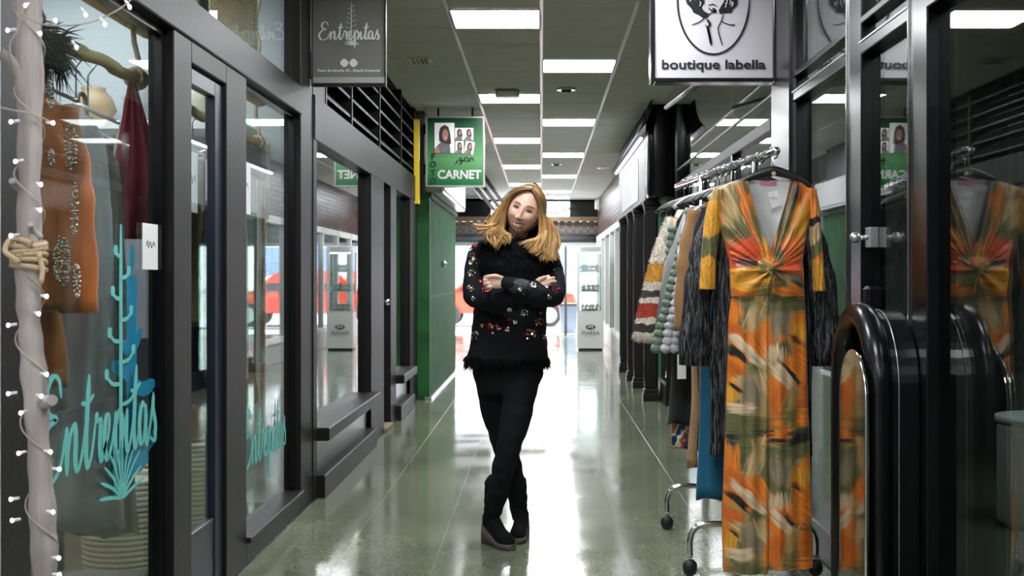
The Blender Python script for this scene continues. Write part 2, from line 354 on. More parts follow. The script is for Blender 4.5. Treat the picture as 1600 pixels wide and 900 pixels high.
# ------------------------------------------------------------ left shop 2 front
F2 = thing('glass_storefront', (XL, 9.7, 0), 'dark metal shopfront with high sill and narrow door before the green shutter', 'shopfront')
def post2(y0, y1, z0=0, z1=2.27): B('post', M_frame, (XL-0.09, XL+0.005, y0, y1, z0, z1), F2, r=0.004)
post2(6.905, 7.02); post2(9.25, 10.0); post2(10.45, 10.85); post2(12.0, 12.70)
B('top_rail', M_frame, (XL-0.10, XL+0.012, 6.92, 12.7, 2.03, 2.28), F2, r=0.005)
for a, b in ((7.02, 9.25), (10.85, 12.0)):
    B('sill_ledge', M_frame, (XL-0.10, XL+0.075, a, b, 0.325, 0.40), F2, r=0.006)
    B('base_panel', M_black, (XL-0.09, XL-0.02, a, b, 0.12, 0.325), F2, r=0)
    B('plinth', M_frame, (XL-0.09, XL+0.05, a, b, 0.0, 0.13), F2, r=0.005)
B('window_pane', M_glassd, (XL-0.054, XL-0.046, 7.02, 9.25, 0.40, 2.03), F2, r=0)
B('window_pane', M_glassd, (XL-0.054, XL-0.046, 10.85, 12.0, 0.40, 2.03), F2, r=0)
B('door_pane', M_glassd, (XL-0.064, XL-0.056, 10.0, 10.45, 0.05, 2.03), F2, r=0)
B('door_sill', mat('worn_step', (0.25, 0.19, 0.12), 0.7, var=0.3), (XL-0.09, XL+0.03, 10.0, 10.45, 0, 0.035), F2, r=0.003)
bm = bmesh.new(); ball(bm, (XL-0.02, 10.38, 1.05), 0.03, 2); cyl(bm, (XL-0.055, 10.38, 1.05), (XL-0.02, 10.38, 1.05), 0.012); mk('door_knob', bm, M_chrome, F2)
# louvres above
LV = thing('louvre_grille', (XL, 10, 2.28), 'dark louvre grille above the second left shopfront up to the ceiling', 'grille')
B('backing', M_black, (XL-0.12, XL-0.09, 7.05, 12.7, 2.28, 2.97), LV, r=0)
for k in range(5):
    for (a, b) in ((7.36, 8.31), (8.35, 9.75), (9.79, 11.24), (11.28, 12.45)):
        z = 2.33+k*0.125
        bm = bmesh.new(); v = [(XL-0.08, a, z+0.075), (XL-0.005, a, z), (XL-0.005, a, z+0.018), (XL-0.08, a, z+0.093)]
        loft(bm, [[Vector(p) for p in v], [Vector((p[0], b, p[2])) for p in v]]); mk('slat', bm, M_frame, LV, smooth=False)
for y in (7.33, 8.33, 9.77, 11.26, 12.47): B('mullion', M_frame, (XL-0.09, XL+0.005, y-0.018, y+0.018, 2.28, 2.97), LV, r=0.002)
B('end_panel', M_frame, (XL-0.09, XL, 6.92, 7.31, 2.28, 2.97), LV, r=0.002)
B('end_panel', M_frame, (XL-0.09, XL, 12.49, 12.7, 2.28, 2.97), LV, r=0.002)
# ------------------------------------------------------------ green concertina shutter
G = thing('folding_shutter', (-1.16, 14.6, 0), 'green metal folding security shutter closing a shopfront on the left', 'shutter')
n = 34
for i in range(n):
    y0 = 12.78+(16.6-12.78)*i/n; y1 = 12.78+(16.6-12.78)*(i+1)/n; ym = (y0+y1)/2
    bm = bmesh.new(); v = [(-1.196, y0+.004), (-1.150, y0+.022), (-1.150, ym+.012), (-1.190, y1-.018), (-1.198, y1-.018), (-1.198, y0+.004)]
    loft(bm, [[Vector((a, b, 0.04)) for a, b in v], [Vector((a, b, 2.08)) for a, b in v]]); mk('slat', bm, M_green, G, smooth=False)
B('end_post', M_green, (-1.28, -1.15, 12.705, 12.775, 0, 2.12), G, r=0.004)
B('top_track', M_green, (-1.20, -1.13, 12.7, 16.62, 2.08, 2.13), G, r=0.003)
B('bottom_track', M_alu, (-1.20, -1.13, 12.7, 16.62, 0.0, 0.03), G, r=0.003)
for z in (1.05,): B('cross_bar', M_green, (-1.156, -1.150, 12.78, 16.6, z, z+0.025), G, r=0.002)
bm = bmesh.new(); cyl(bm, (-1.15, 14.4, 1.42), (-1.12, 14.4, 1.42), 0.035, 16); ball(bm, (-1.115, 14.4, 1.42), 0.02, 2); mk('lock', bm, M_alu, G)
lb = thing('light_box', (-1.2, 14.7, 2.13), 'white shop sign box above the green folding shutter', 'sign')
B('case', M_alu, (-1.22, -1.02, 12.85, 16.5, 2.14, 2.50), lb, r=0.01); B('face', M_paper, (-1.02, -1.012, 12.9, 16.45, 2.17, 2.47), lb, r=0.002)
B('fascia_board', mat('yellow_fascia', (0.75, 0.55, 0.03), 0.5), (-1.285, -1.23, 12.42, 12.50, 2.0, 2.85), r=0.003)
tag(bpy.data.objects['fascia_board'], 'narrow yellow upright board beside the green photo sign', 'board')
# ------------------------------------------------------------ right side: far tile wall with showcase windows
tw = B('wall_right_tiled', mat('tile_mortar', (0.05, 0.045, 0.045), 0.7), (1.24, 1.40, 16.9, 27.1, 2.16, 2.97), r=0, kind='structure')
bm = bmesh.new(); z = 2.17; row = 0
M_tile = mat('brown_glazed_tile', (0.085, 0.05, 0.045), 0.3, var=0.4, vscale=3, spec=.25)
while z < 2.95:
    y = 16.9 + (0.13 if row % 2 else 0)
    while y < 27.0:
        box(bm, 1.228+random.uniform(0, .003), 1.241, y+.004, min(y+0.252, 27.08), z+.003, z+0.068); y += 0.26
    z += 0.072; row += 1
o = mk('tiles', bm, M_tile, tw); o['kind'] = 'stuff'
SH = thing('showcase_window', (1.22, 22, 0), 'white framed display windows under the brown tiled wall, far right', 'display window')
B('base_panel', mat('grey_base', (0.55, 0.56, 0.55), 0.5), (1.22, 1.38, 16.95, 27.0, 0, 0.30), SH, r=0.004)
yy = [16.95, 18.6, 20.2, 21.8, 23.4, 25.0, 26.9]
for y in yy: B('frame_post', M_white, (1.20, 1.29, y, y+0.10, 0.30, 2.15), SH, r=0.003)
B('frame_rail', M_white, (1.20, 1.29, 16.95, 27.0, 2.05, 2.155), SH, r=0.003); B('frame_rail', M_white, (1.20, 1.29, 16.95, 27.0, 0.30, 0.38), SH, r=0.003)
for a, b in zip(yy[:-1], yy[1:]): B('pane', M_glass, (1.245, 1.252, a+.1, b, 0.38, 2.05), SH, r=0)
B('back_panel', M_white, (1.75, 1.78, 16.95, 27.0, 0.3, 2.15), SH, r=0)
for z in (0.95, 1.5): B('shelf', M_white, (1.40, 1.74, 17.0, 26.9, z, z+0.02), SH, r=0.002)
# columns and fascia
def column(y, lab_, w=0.135):
    t = thing('column', (1.12, y, 0), lab_, 'column', 'dark pilasters on the right')
    x0, x1 = 1.055, 1.19
    bm = bmesh.new(); rbox(bm, x0, x1, y-w/2, y+w/2, 0.12, 1.98, r=0.025, seg=3)
    mk('shaft', bm, M_frame, t)
    bm = bmesh.new()
    for k in range(3): rbox(bm, x0-0.006, x0+0.01, y-w/2+0.025+k*0.034, y-w/2+0.042+k*0.034, 0.2, 1.9, r=0.004)
    mk('fluting', bm, M_frame, t)
    bm = bmesh.new(); rbox(bm, x0-0.02, x1+0.01, y-w/2-0.02, y+w/2+0.02, 0, 0.08, r=0.008, seg=2); rbox(bm, x0-0.01, x1+0.005, y-w/2-0.01, y+w/2+0.01, 0.08, 0.125, r=0.01, seg=2); mk('base', bm, M_frame, t)
    bm = bmesh.new(); rbox(bm, x0-0.018, x1+0.01, y-w/2-0.018, y+w/2+0.018, 1.99, 2.045, r=0.015, seg=3); rbox(bm, x0-0.006, x1+0.005, y-w/2-0.006, y+w/2+0.006, 1.95, 1.99, r=0.01, seg=2); mk('capital', bm, M_frame, t)
for y, l in ((12.65, 'nearest'), (14.1, 'second'), (15.1, 'third'), (16.55, 'farthest')):
    column(y, 'dark fluted column on the right, %s of the four under the sign box' % l)
W3 = thing('glass_storefront', (1.25, 14.6, 0), 'dark glazed shopfront behind the four dark columns', 'shopfront')
B('pane', glass_mat('green_glass', (0.45, 0.75, 0.6), 0.06), (1.235, 1.243, 12.1, 16.9, 0.2, 2.05), W3, r=0)
B('sill', M_frame, (1.21, 1.30, 12.05, 16.9, 0, 0.2), W3); 
for y in (12.05, 13.3, 14.55, 15.8, 16.85): B('frame_post', M_frame, (1.22, 1.28, y, y+0.05, 0.2, 2.05), W3)
B('frame_edge', mat('green_trim', (0.16, 0.42, 0.27), 0.4), (1.19, 1.225, 13.24, 13.29, 0.15, 2.05), W3)
SB = thing('sign_box', (1.15, 14.7, 2.05), 'dark fascia box with white poster and curved hood above the right columns', 'sign')
M_fascia = mat('grey_fascia', (0.085, 0.08, 0.09), 0.4, var=0.1)
B('box_body', M_fascia, (1.06, 1.38, 12.6, 16.85, 2.05, 2.74), SB, r=0.005)
B('poster', mat('white_poster', (0.55, 0.56, 0.58), 0.5), (1.052, 1.06, 13.5, 16.1, 2.10, 2.56), SB, r=0.002)
M_tube = mat('lamp_tube', (1, 1, 1), 0.4, emit=(0.86, 0.84, 1.0), estr=5)
B('lamp_tube', M_tube, (1.00, 1.03, 12.6, 16.8, 2.665, 2.69), SB, r=0.005)
bm = bmesh.new(); prof = [(1.06, 2.97), (1.045, 2.86), (1.02, 2.78), (0.985, 2.72), (0.95, 2.695)]
def hood(y): 
    a = [Vector((x, y, z)) for x, z in prof]; b = [Vector((x+0.012, y, z+0.012)) for x, z in reversed(prof)]; return a+b
loft(bm, [hood(11.9), hood(16.85)]); mk('hood', bm, M_frame, SB)
bm = bmesh.new(); 
def rr(z, s=1): 
    return [Vector((1.20+0.15*s*math.copysign(abs(math.cos(a))**0.5, math.cos(a)), 12.38+0.19*s*math.copysign(abs(math.sin(a))**0.5, math.sin(a)), z)) for a in [k/32*2*math.pi for k in range(32)]]
loft(bm, [rr(2.05, .9), rr(2.09), rr(2.9), rr(2.97, .95)]); mk('end_drum', bm, M_black, SB)
# ------------------------------------------------------------ right boutique front
F4 = thing('glass_storefront', (XR, 7, 0), 'black framed boutique glass front along the right side', 'shopfront')
def p4(y0, y1, z0=0, z1=2.97, x1=XR+0.10): B('post', M_black, (XR, x1, y0, y1, z0, z1), F4, r=0.005)
p4(4.07, 4.27); p4(4.91, 5.14, 0, 2.97); p4(2.3, 2.45)
p4(11.55, 11.75)
bm = bmesh.new(); rbox(bm, 1.252, 1.40, 6.22, 6.76, 0, 2.97, r=0.03, seg=3); mk('main_pillar', bm, M_black, F4)
B('trim_strip', M_chrome, [(XR-0.008, XR, 4.255, 4.262, 0.2, 2.97), (XR-0.008, XR, 5.12, 5.128, 0.2, 2.97)], F4, r=0.001)
for a, b in ((2.45, 4.07), (4.27, 4.91), (5.14, 6.22)):
    B('rail', M_black, (XR-0.005, XR+0.08, a, b, 2.14, 2.185), F4, r=0.004)
    B('rail_highlight_strip', M_alu, (XR-0.010, XR-0.004, a, b, 2.183, 2.190), F4, r=0.001)
    B('upper_rail', M_black, (XR-0.003, XR+0.06, a, b, 2.262, 2.288), F4, r=0.003)
    B('pane', M_glassr, (XR+0.040, XR+0.048, a, b, 0.16, 2.14), F4, r=0)
    B('upper_pane', M_glassr, (XR+0.030, XR+0.038, a, b, 2.185, 2.96), F4, r=0)
    B('plinth', M_black, (XR-0.03, XR+0.08, a, b, 0, 0.13), F4, r=0.006)
    B('plinth_rail', M_black, (XR-0.045, XR+0.07, a, b, 0.13, 0.165), F4, r=0.008)
B('rail', M_frame, (XR-0.02, XR+0.06, 6.75, 11.55, 2.06, 2.13), F4, r=0.004)
B('rail', M_frame, (XR-0.01, XR+0.06, 6.75, 11.55, 2.25, 2.265), F4, r=0.002)
for y in (8.1, 9.6): B('post', M_black, (XR-0.02, XR+0.05, y, y+0.05, 0.16, 2.06), F4, r=0.003)
B('pane', M_glassr, (XR+0.01, XR+0.018, 6.75, 11.55, 0.16, 2.07), F4, r=0)
B('upper_pane', M_glassr, (XR+0.00, XR+0.008, 6.75, 11.55, 2.13, 2.96), F4, r=0)
B('plinth', M_frame, (XR-0.03, XR+0.06, 6.75, 11.9, 0, 0.165), F4, r=0.006)
# door lock
lk = thing('door_lock', (XR, 4.82, 1.42), 'small chrome knob lock on the boutique glass door', 'lock')
B('plate', M_alu, (XR+0.008, XR+0.040, 4.80, 4.88, 1.37, 1.45), lk, r=0.003)
bm = bmesh.new(); cyl(bm, (XR+0.01, 4.84, 1.41), (XR-0.03, 4.84, 1.41), 0.010); ball(bm, (XR-0.04, 4.84, 1.41), 0.022, 3); mk('knob', bm, M_alu, lk)
bl = B('door_latch', M_black, (XR-0.02, XR+0.040, 4.74, 4.82, 1.13, 1.22), r=0.012); tag(bl, 'small black latch on the boutique glass below the chrome lock', 'latch')
# arched black fixture
AR = thing('arched_handle', (XR-0.08, 4.4, 0), 'large glossy black arched door surround with dark mirror infill, bottom right', 'door surround')
def arch(yc, w, ztop, z0, n=28):
    r = w/2; pts = [(yc-r, z0), (yc-r, (z0+ztop-r)/2)]
    for k in range(n+1):
        a = math.pi-math.pi*k/n; pts.append((yc+r*math.cos(a), ztop-r+r*math.sin(a)))
    pts += [(yc+r, (z0+ztop-r)/2), (yc+r, z0)]; return pts
a_in = arch(4.40, 0.50, 1.12, 0.0)
bm = bmesh.new(); tube(bm, [Vector((1.135, y, z)) for y, z in a_in], 0.045, 16, flat=(1, 1), up=(1, 0, 0)); mk('ring', bm, M_black, AR)
bm = bmesh.new(); outer = arch(4.40, 0.53, 1.135, 0.0); inner = arch(4.40, 0.46, 1.10, 0.0)
rings = []
for (yo, zo), (yi, zi) in zip(outer, inner):
    rings.append([Vector((1.14, yo, zo)), Vector((1.195, yo, zo)), Vector((1.20, yo, zo-0.004)), Vector((1.265, yo, zo)), Vector((1.265, yi, zi)), Vector((1.14, yi, zi))])
loft(bm, rings); mk('hood', bm, M_black, AR, smooth=False)
bm = bmesh.new(); tube(bm, [Vector((1.197, y*1.0, z+0.003)) for y, z in arch(4.40, 0.532, 1.136, 0.0)], 0.0016, 8); mk('seam', bm, M_alu, AR)
M_mirror = mat('dark_mirror', (0.42, 0.40, 0.38), 0.07, 1.0)
bm = bmesh.new(); pl = arch(4.25, 0.34, 1.0, 0.0); rings = [[Vector((1.068, y, z)) for y, z in pl], [Vector((1.082, y, z)) for y, z in pl]]; loft(bm, rings); mk('mirror_infill', bm, M_mirror, AR, smooth=False)
bm = bmesh.new(); tube(bm, [Vector((1.072, y, z)) for y, z in arch(4.25, 0.345, 1.003, 0.0)], 0.005, 8); mk('chrome_edge', bm, M_chrome, AR)
bm = bmesh.new(); loft(bm, [[Vector((1.20, y, z)) for y, z in inner], [Vector((1.262, y, z)) for y, z in inner]]); mk('recess', bm, M_black, AR, smooth=False)
# ============================================================ corridor end
M_conc = mat('grey_metal', (0.12, 0.125, 0.13), 0.5, 0.3, var=0.15, vscale=4)
M_wood = mat('wood_beam', (0.13, 0.08, 0.045), 0.7, var=0.35, vscale=5, stretch=(1, 8, 8))
E = thing('roller_shutter', (0, 27, 1.95), 'rolled up entrance shutter with lattice grille and wooden beam at corridor end', 'shutter')
bm = bmesh.new(); cyl(bm, (-2.45, 27.15, 2.12), (1.24, 27.15, 2.12), 0.10, 20); mk('roll', bm, M_conc, E)
B('bottom_bar', M_alu, (-2.45, 1.24, 27.02, 27.10, 1.96, 2.03), E, r=0.004)
B('housing', M_conc, (-2.45, 1.24, 27.25, 27.35, 1.96, 2.22), E, r=0.004)
B('beam', M_wood, (-2.45, 1.24, 27.0, 27.15, 2.50, 2.60), E, r=0.004)
M_lat = mat('lattice_metal', (0.06, 0.045, 0.04), 0.6)
bm = bmesh.new(); cellw, cellh = .16, .14
for r_ in range(2):
    for c_ in range(23):
        x = -2.42+cellw*c_; zb = 2.22+cellh*r_
        for s in (0, 1):
            z0, z1 = (zb, zb+cellh) if s == 0 else (zb+cellh, zb)
            tube(bm, catmull([(x, 27.04+.01*s, z0), (x+cellw*.25, 27.04+.01*s, z0+(z1-z0)*.08), (x+cellw*.5, 27.04+.01*s, (z0+z1)/2), (x+cellw*.75, 27.04+.01*s, z0+(z1-z0)*.92), (x+cellw, 27.04+.01*s, z1)], 2), .0105, 4)
o = mk('lattice', bm, M_lat, E); o['kind'] = 'stuff'
B('backing', mat('pale_mesh_back', (0.22, 0.19, 0.165), 0.8), (-2.45, 1.24, 27.18, 27.2, 2.22, 2.5), E, r=0)
TB = thing('transom_grille', (0, 27.1, 2.6), 'dark transom with upright bars above the wooden beam at corridor end', 'grille')
B('frame', M_black, [(-2.45, -1.1, 27.0, 27.1, 2.60, 3.0), (-0.55, 0.12, 27.0, 27.1, 2.6, 3.0), (0.62, 1.24, 27.0, 27.1, 2.60, 3.0), (-2.45, 1.24, 27.0, 27.1, 2.93, 3.0)], TB, r=0.003)
for k in range(8): 
    for x0 in (-1.1, 0.12): B('bar', M_black, (x0+0.065*k+0.02, x0+0.065*k+0.04, 27.03, 27.06, 2.6, 2.95), TB, r=0.002)
bm = bmesh.new(); tube(bm, catmull([(0.1, 26.98, 2.70), (0.35, 26.97, 2.68), (0.55, 26.97, 2.76), (0.85, 26.97, 2.82)]), 0.014, 8); o = mk('cable', bm, M_rubber); tag(o, 'black cable sagging across the bars at the corridor end', 'cable')
o = thing('wall_light', (1.16, 26.5, 2.85), 'small white round fitting on wall at top right of corridor end', 'light fitting')
bm = bmesh.new(); cyl(bm, (1.228, 26.3, 2.82), (1.14, 26.3, 2.82), 0.10, 20); mk('cover', bm, M_white, o); B('mount', M_alu, (1.20, 1.24, 26.2, 26.4, 2.70, 2.94), o)
B('door_1', M_conc, (0.50, 0.56, 27.0, 27.08, 0, 1.96), r=0.003, kind='structure')
B('wall_end', M_conc, [(-4.6, -2.45, 27.0, 27.2, 0, 3.2), (1.24, 4.8, 27.0, 27.2, 0, 3.2)], r=0, kind='structure')
B('wall_end_header', M_conc, (-4.6, 4.8, 27.25, 27.5, 3.0, 6.5), r=0, kind='structure')
# steel braces on the ceiling left
M_strut = mat('dark_strut', (.035, .038, .042), .7, spec=.2)
br = thing('steel_brace', (-1.0, 20, 2.9), 'pair of grey steel struts slanting under the ceiling near corridor end', 'strut')
for k in range(3):
    bm = bmesh.new(); tube(bm, [(-1.25+.14*k, 19.0, 2.95), (-0.95+.14*k, 24.5, 2.62)], 0.035, 6); mk('strut', bm, M_strut, br)
# street
M_street = mat('pale_paving', (0.55, 0.55, 0.55), 0.7, var=0.1, vscale=1)
B('ground', M_street, (-14, 14, 27.1, 60, -0.1, 0.0), r=0, kind='structure')
B('kerb', mat('kerb', (0.35, 0.36, 0.36), 0.7), (-14, 14, 30.0, 30.2, -0.01, 0.06), r=0.01, kind='structure')
bd = thing('building', (0, 42, 0), 'pale building across the street seen through the entrance', 'building')
B('wall', mat('pale_render', (0.70, 0.69, 0.68), 0.8, var=0.05), (-14, 14, 42, 43, 0, 9), bd, r=0)
M_bw = mat('blue_window', (0.10, 0.16, 0.28), 0.3)
for x0 in (-4.6, -2.9, 0.55, 2.6): 
    for z0 in (1.35, 4.2): B('window', M_bw, (x0, x0+1.0, 41.95, 42.02, z0, z0+0.95), bd, r=0.01)
for z in (0.9, 2.9, 3.7): B('ledge', M_white, (-14, 14, 41.85, 42, z, z+0.08), bd, r=0.01)
# red car
def car(xc, yc, rot, name_lab, colr):
    M_red = mat('car_paint', colr, 0.25, coat=0.6)
    t = thing('car', (0, 0, 0), name_lab, 'car')
    bm = bmesh.new()
    body = [(-2.05, .35), (-2.1, .62), (-1.95, .82), (-1.2, .92), (1.5, .92), (1.95, .84), (2.02, .6), (2.0, .35)]
    def sec(y, s, pts): return [Vector((x*s, y, z)) for x, z in pts]
    loft(bm, [sec(-.80, .97, body), sec(-.84, 1, [(x, z) for x, z in body]), sec(.84, 1, body), sec(.80, .97, body)]); mk('body', bm, M_red, t)
    cab = [(-1.25, .9), (-.62, 1.38), (-.3, 1.45), (.7, 1.45), (1.05, 1.36), (1.55, .9)]
    bm = bmesh.new(); loft(bm, [sec(-.74, .97, cab), sec(-.62, 1, cab), sec(.62, 1, cab), sec(.74, .97, cab)]); mk('cabin', bm, M_red, t)
    gl = [[(-1.05, .95), (-.55, 1.34), (-.05, 1.37), (-.05, .95)], [(.02, .95), (.02, 1.37), (.72, 1.37), (.95, 1.3), (1.25, .95)]]
    M_cg = mat('car_glass', (0.02, 0.025, 0.03), 0.05)
    for s in (-1, 1):
        for g in gl:
            bm = bmesh.new(); loft(bm, [[Vector((x, s*(.80-.12*(z-.9)/.45), z)) for x, z in g], [Vector((x, s*(.70-.12*(z-.9)/.45), z)) for x, z in g]]); mk('window', bm, M_cg, t, smooth=False)
        for x in (-1.3, 1.3):
            bm = bmesh.new(); cyl(bm, (x, s*.66, .31), (x, s*.87, .31), .31, 24); o = mk('wheel', bm, M_rubber, t)
            bm = bmesh.new(); cyl(bm, (x, s*.86, .31), (x, s*.885, .31), .2, 16); mk('hub_cap', bm, M_alu, o)
    t.location = (xc, yc, 0); t.rotation_euler = (0, 0, rot); return t
car(-1.1, 32.5, 0, 'red car parked across the entrance in the bright street', (0.75, 0.06, 0.03))
pl = thing('planter', (0.66, 26.3, 0), 'grey tapered street bin standing left of the watch cabinet', 'bin')
bm = bmesh.new(); 
def sq(z, s): return [Vector((0.62+x*s, 28.2+y*s, z)) for x, y in ((-1, -1), (1, -1), (1, 1), (-1, 1))]
loft(bm, [sq(0.0, .16), sq(0.62, .21)]); mk('body', bm, mat('blue_grey_bin', (0.25, 0.3, 0.36), 0.5), pl, smooth=False)
bm = bmesh.new(); loft(bm, [sq(0.62, .225), sq(0.68, .225)]); mk('rim', bm, M_conc, pl, smooth=False)
# white display shelving left of the woman at the far end
ds = thing('display_stand', (-1.85, 23, 0), 'white glass display stand by the far left wall behind the green shutter', 'display case')
for z in (0.02, 0.5, 0.9, 1.3, 1.7): B('shelf', M_white, (-2.2, -1.75, 22.8, 24.0, z, z+0.03), ds)
for x, y in ((-2.2, 22.8), (-1.78, 22.8), (-2.2, 23.97), (-1.78, 23.97)): B('upright', M_alu, (x, x+.03, y, y+.03, 0, 1.95), ds)
# ------------------------------------------------------------ watch cabinet
CX0, CX1, CY = 0.625, 1.085, 21.5
C = thing('display_cabinet', ((CX0+CX1)/2, CY+.2, 0), 'tall white lit watch cabinet with glass upper half near the far entrance', 'display cabinet')
B('base_cupboard', M_white, (CX0, CX1, CY, CY+.42, 0.03, 0.66), C, r=0.004)
B('foot_plinth', M_black, (CX0+.02, CX1-.02, CY+.02, CY+.40, 0.0, 0.03), C, r=0)
B('header', M_white, (CX0, CX1, CY, CY+.42, 1.70, 1.82), C, r=0.004)
B('header_label', mat('pale_grey_label', (0.5, 0.52, 0.53), 0.5), (CX0+.06, CX1-.06, CY-.004, CY, 1.725, 1.795), C, r=0)
for x in (CX0, CX1-.045):
    for y in (CY, CY+.38): B('corner_post', M_white, (x, x+.045, y, y+.04, 0.66, 1.70), C, r=0.003)
for z in (0.665, 1.01, 1.36): B('shelf', M_white, (CX0+.02, CX1-.02, CY+.02, CY+.40, z, z+0.022), C, r=0.002)
B('glass_door', M_glass, (CX0+.045, CX1-.045, CY+.005, CY+.011, 0.68, 1.70), C, r=0)
B('side_glass', M_glass, [(CX0+.012, CX0+.018, CY+.04, CY+.38, .68, 1.70), (CX1-.018, CX1-.012, CY+.04, CY+.38, .68, 1.70)], C, r=0)
B('lamp_strip', mat('cabinet_lamp', (1, 1, 1), .5, emit=(1, 1, 1), estr=10), (CX0+.06, CX1-.06, CY+.05, CY+.09, 1.685, 1.70), C, r=0)
bm = bmesh.new(); cx, cz = (CX0+CX1)/2, 0.40
loft(bm, [[Vector((cx+0.085*math.cos(a), y, cz+0.045*math.sin(a))) for a in [k/24*6.2832 for k in range(24)]] for y in (CY-.003, CY)]); mk('emblem', bm, M_ink, C, smooth=False)
bm = bmesh.new(); MM = Matrix.Translation((cx, CY-.0035, cz)) @ FRONT
for st in ([(-.06, -.02), (-.03, .02), (-.015, .025), (-.03, -.02)], [(-.02, 0), (.01, .028), (.02, .02), (0, -.02)], [(.01, 0), (.04, .028), (.035, .0), (.03, -.02), (.06, -.01)]): ribbon(bm, st, 0.011, MM, pen=False)
mk('emblem_letter', bm, M_white, C)
put_text('lettering', 'MAREA', 0.1, Matrix.Translation((cx, CY-.002, 0.262)) @ FRONT, M_ink, C, width=0.31)
put_text('lettering', 'RELOJES Y JOYAS', 0.02, Matrix.Translation((cx, CY-.002, 0.232)) @ FRONT, mat('grey_ink', (.3, .3, .3), .5), C, width=0.2)
M_st = [mat('watch_steel', (0.2, 0.2, 0.19), 0.3, 0.8), mat('watch_dark', (0.03, 0.03, 0.035), 0.3), mat('watch_gold', (0.3, 0.2, 0.1), 0.3, 0.9)]
M_dial = mat('watch_dial', (0.75, 0.75, 0.72), 0.3)
def watch(m):
    bm = bmesh.new(); n = 14
    rings = []
    for k in range(n+1):
        a = math.pi*2*k/n; c = Vector((0.036*math.cos(a), 0, 0.042*math.sin(a)+0.042)); u = Vector((math.cos(a), 0, math.sin(a)))
        rings.append([c+u*.003+Vector((0, .011, 0)), c+u*.003-Vector((0, .011, 0)), c-u*.002-Vector((0, .011, 0)), c-u*.002+Vector((0, .011, 0))])
    loft(bm, rings, caps=False); return bm
protos = []
for i, mm in enumerate(M_st):
    o = mk('wristwatch', watch(mm), mm); bm = bmesh.new(); cyl(bm, (0, -.024, .055), (0, -.036, .055), .026, 14); d = mk('dial', bm, M_dial, o); protos.append((o, d))
used = [False]*3
for s, z in enumerate((1.382, 1.032, 0.687)):
    for r_ in range(2):
        for k in range(6 if r_ == 0 else 5):
            i = (k+s+r_) % 3; o, d = protos[i]
            if used[i]: o2 = o.copy(); d2 = d.copy(); COL.objects.link(o2); COL.objects.link(d2); d2.parent = o2; o = o2
            used[i] = True
            o.location = (CX0+.085+.058*k+.03*r_, CY+.10+.13*r_, z+(0.0 if r_ == 0 else 0.03)); o.rotation_euler = (0, 0, random.uniform(-.4, .4)); 
            tag(o, '%s wristwatch in the %s row on the %s shelf of the white watch cabinet' % (('steel', 'black', 'gold')[i], ('front', 'raised back')[r_], ('top', 'middle', 'bottom')[s]), 'watch', 'wristwatches on the %s shelf of the white cabinet' % ('top', 'middle', 'bottom')[s])
for s, z in enumerate((1.382, 1.032, 0.687)): tag(B('watch_riser', M_white, (CX0+.08, CX1-.09, CY+.19, CY+.27, z, z+.03), r=.003), 'narrow white riser under back watches on the %s cabinet shelf' % ('top', 'middle', 'bottom')[s], 'display riser')
# ============================================================ ceiling fittings
el = thing('emergency_light', (-0.31, 11.4, 2.95), 'white rectangular emergency lamp fixed just before a left ceiling light', 'lamp')
B('case', mat('off_white_plastic', (.55, .54, .5), .4), (-.42, -.20, 11.22, 11.36, 2.905, 2.968), el, r=.01); B('lens', M_paper, (-.40, -.22, 11.215, 11.22, 2.91, 2.95), el, r=.002)
for (x, y, l) in ((-0.96, 9.75, 'small slotted air vent in the ceiling left of the lights'), (0.96, 19.2, 'small slotted air vent in the ceiling on the far right')):
    v = thing('ceiling_vent', (x, y, 2.97), l, 'vent'); B('frame', M_alu, [(x-.09, x+.09, y-.13, y-.11, 2.962, 2.972), (x-.09, x+.09, y+.11, y+.13, 2.962, 2.972), (x-.09, x-.08, y-.13, y+.13, 2.962, 2.972), (x+.08, x+.09, y-.13, y+.13, 2.962, 2.972)], v, r=.001)
    B('backing', M_black, (x-.08, x+.08, y-.11, y+.11, 2.968, 2.972), v, r=0)
    for k in range(5): B('slat', M_alu, (x-.07+.033*k, x-.062+.033*k, y-.11, y+.11, 2.963, 2.970), v, r=0)
sd = thing('smoke_detector', (0.225, 11.2, 2.97), 'round grey smoke detector on the ceiling right of the centre track', 'smoke detector')
bm = bmesh.new(); cyl(bm, (.225, 11.2, 2.972), (.225, 11.2, 2.955), .085, 24); mk('base', bm, M_alu, sd); bm = bmesh.new(); cyl(bm, (.225, 11.2, 2.955), (.225, 11.2, 2.93), .05, 24, r2=.035); mk('sensor', bm, M_conc, sd)
sd2 = sd.copy(); COL.objects.link(sd2); sd2['label'] = 'farther round grey smoke detector between right ceiling lights'
for c in list(sd.children): d = c.copy(); COL.objects.link(d); d.parent = sd2; d.matrix_parent_inverse = c.matrix_parent_inverse.copy()
sd2.location = (.225, 18.5, 2.97)
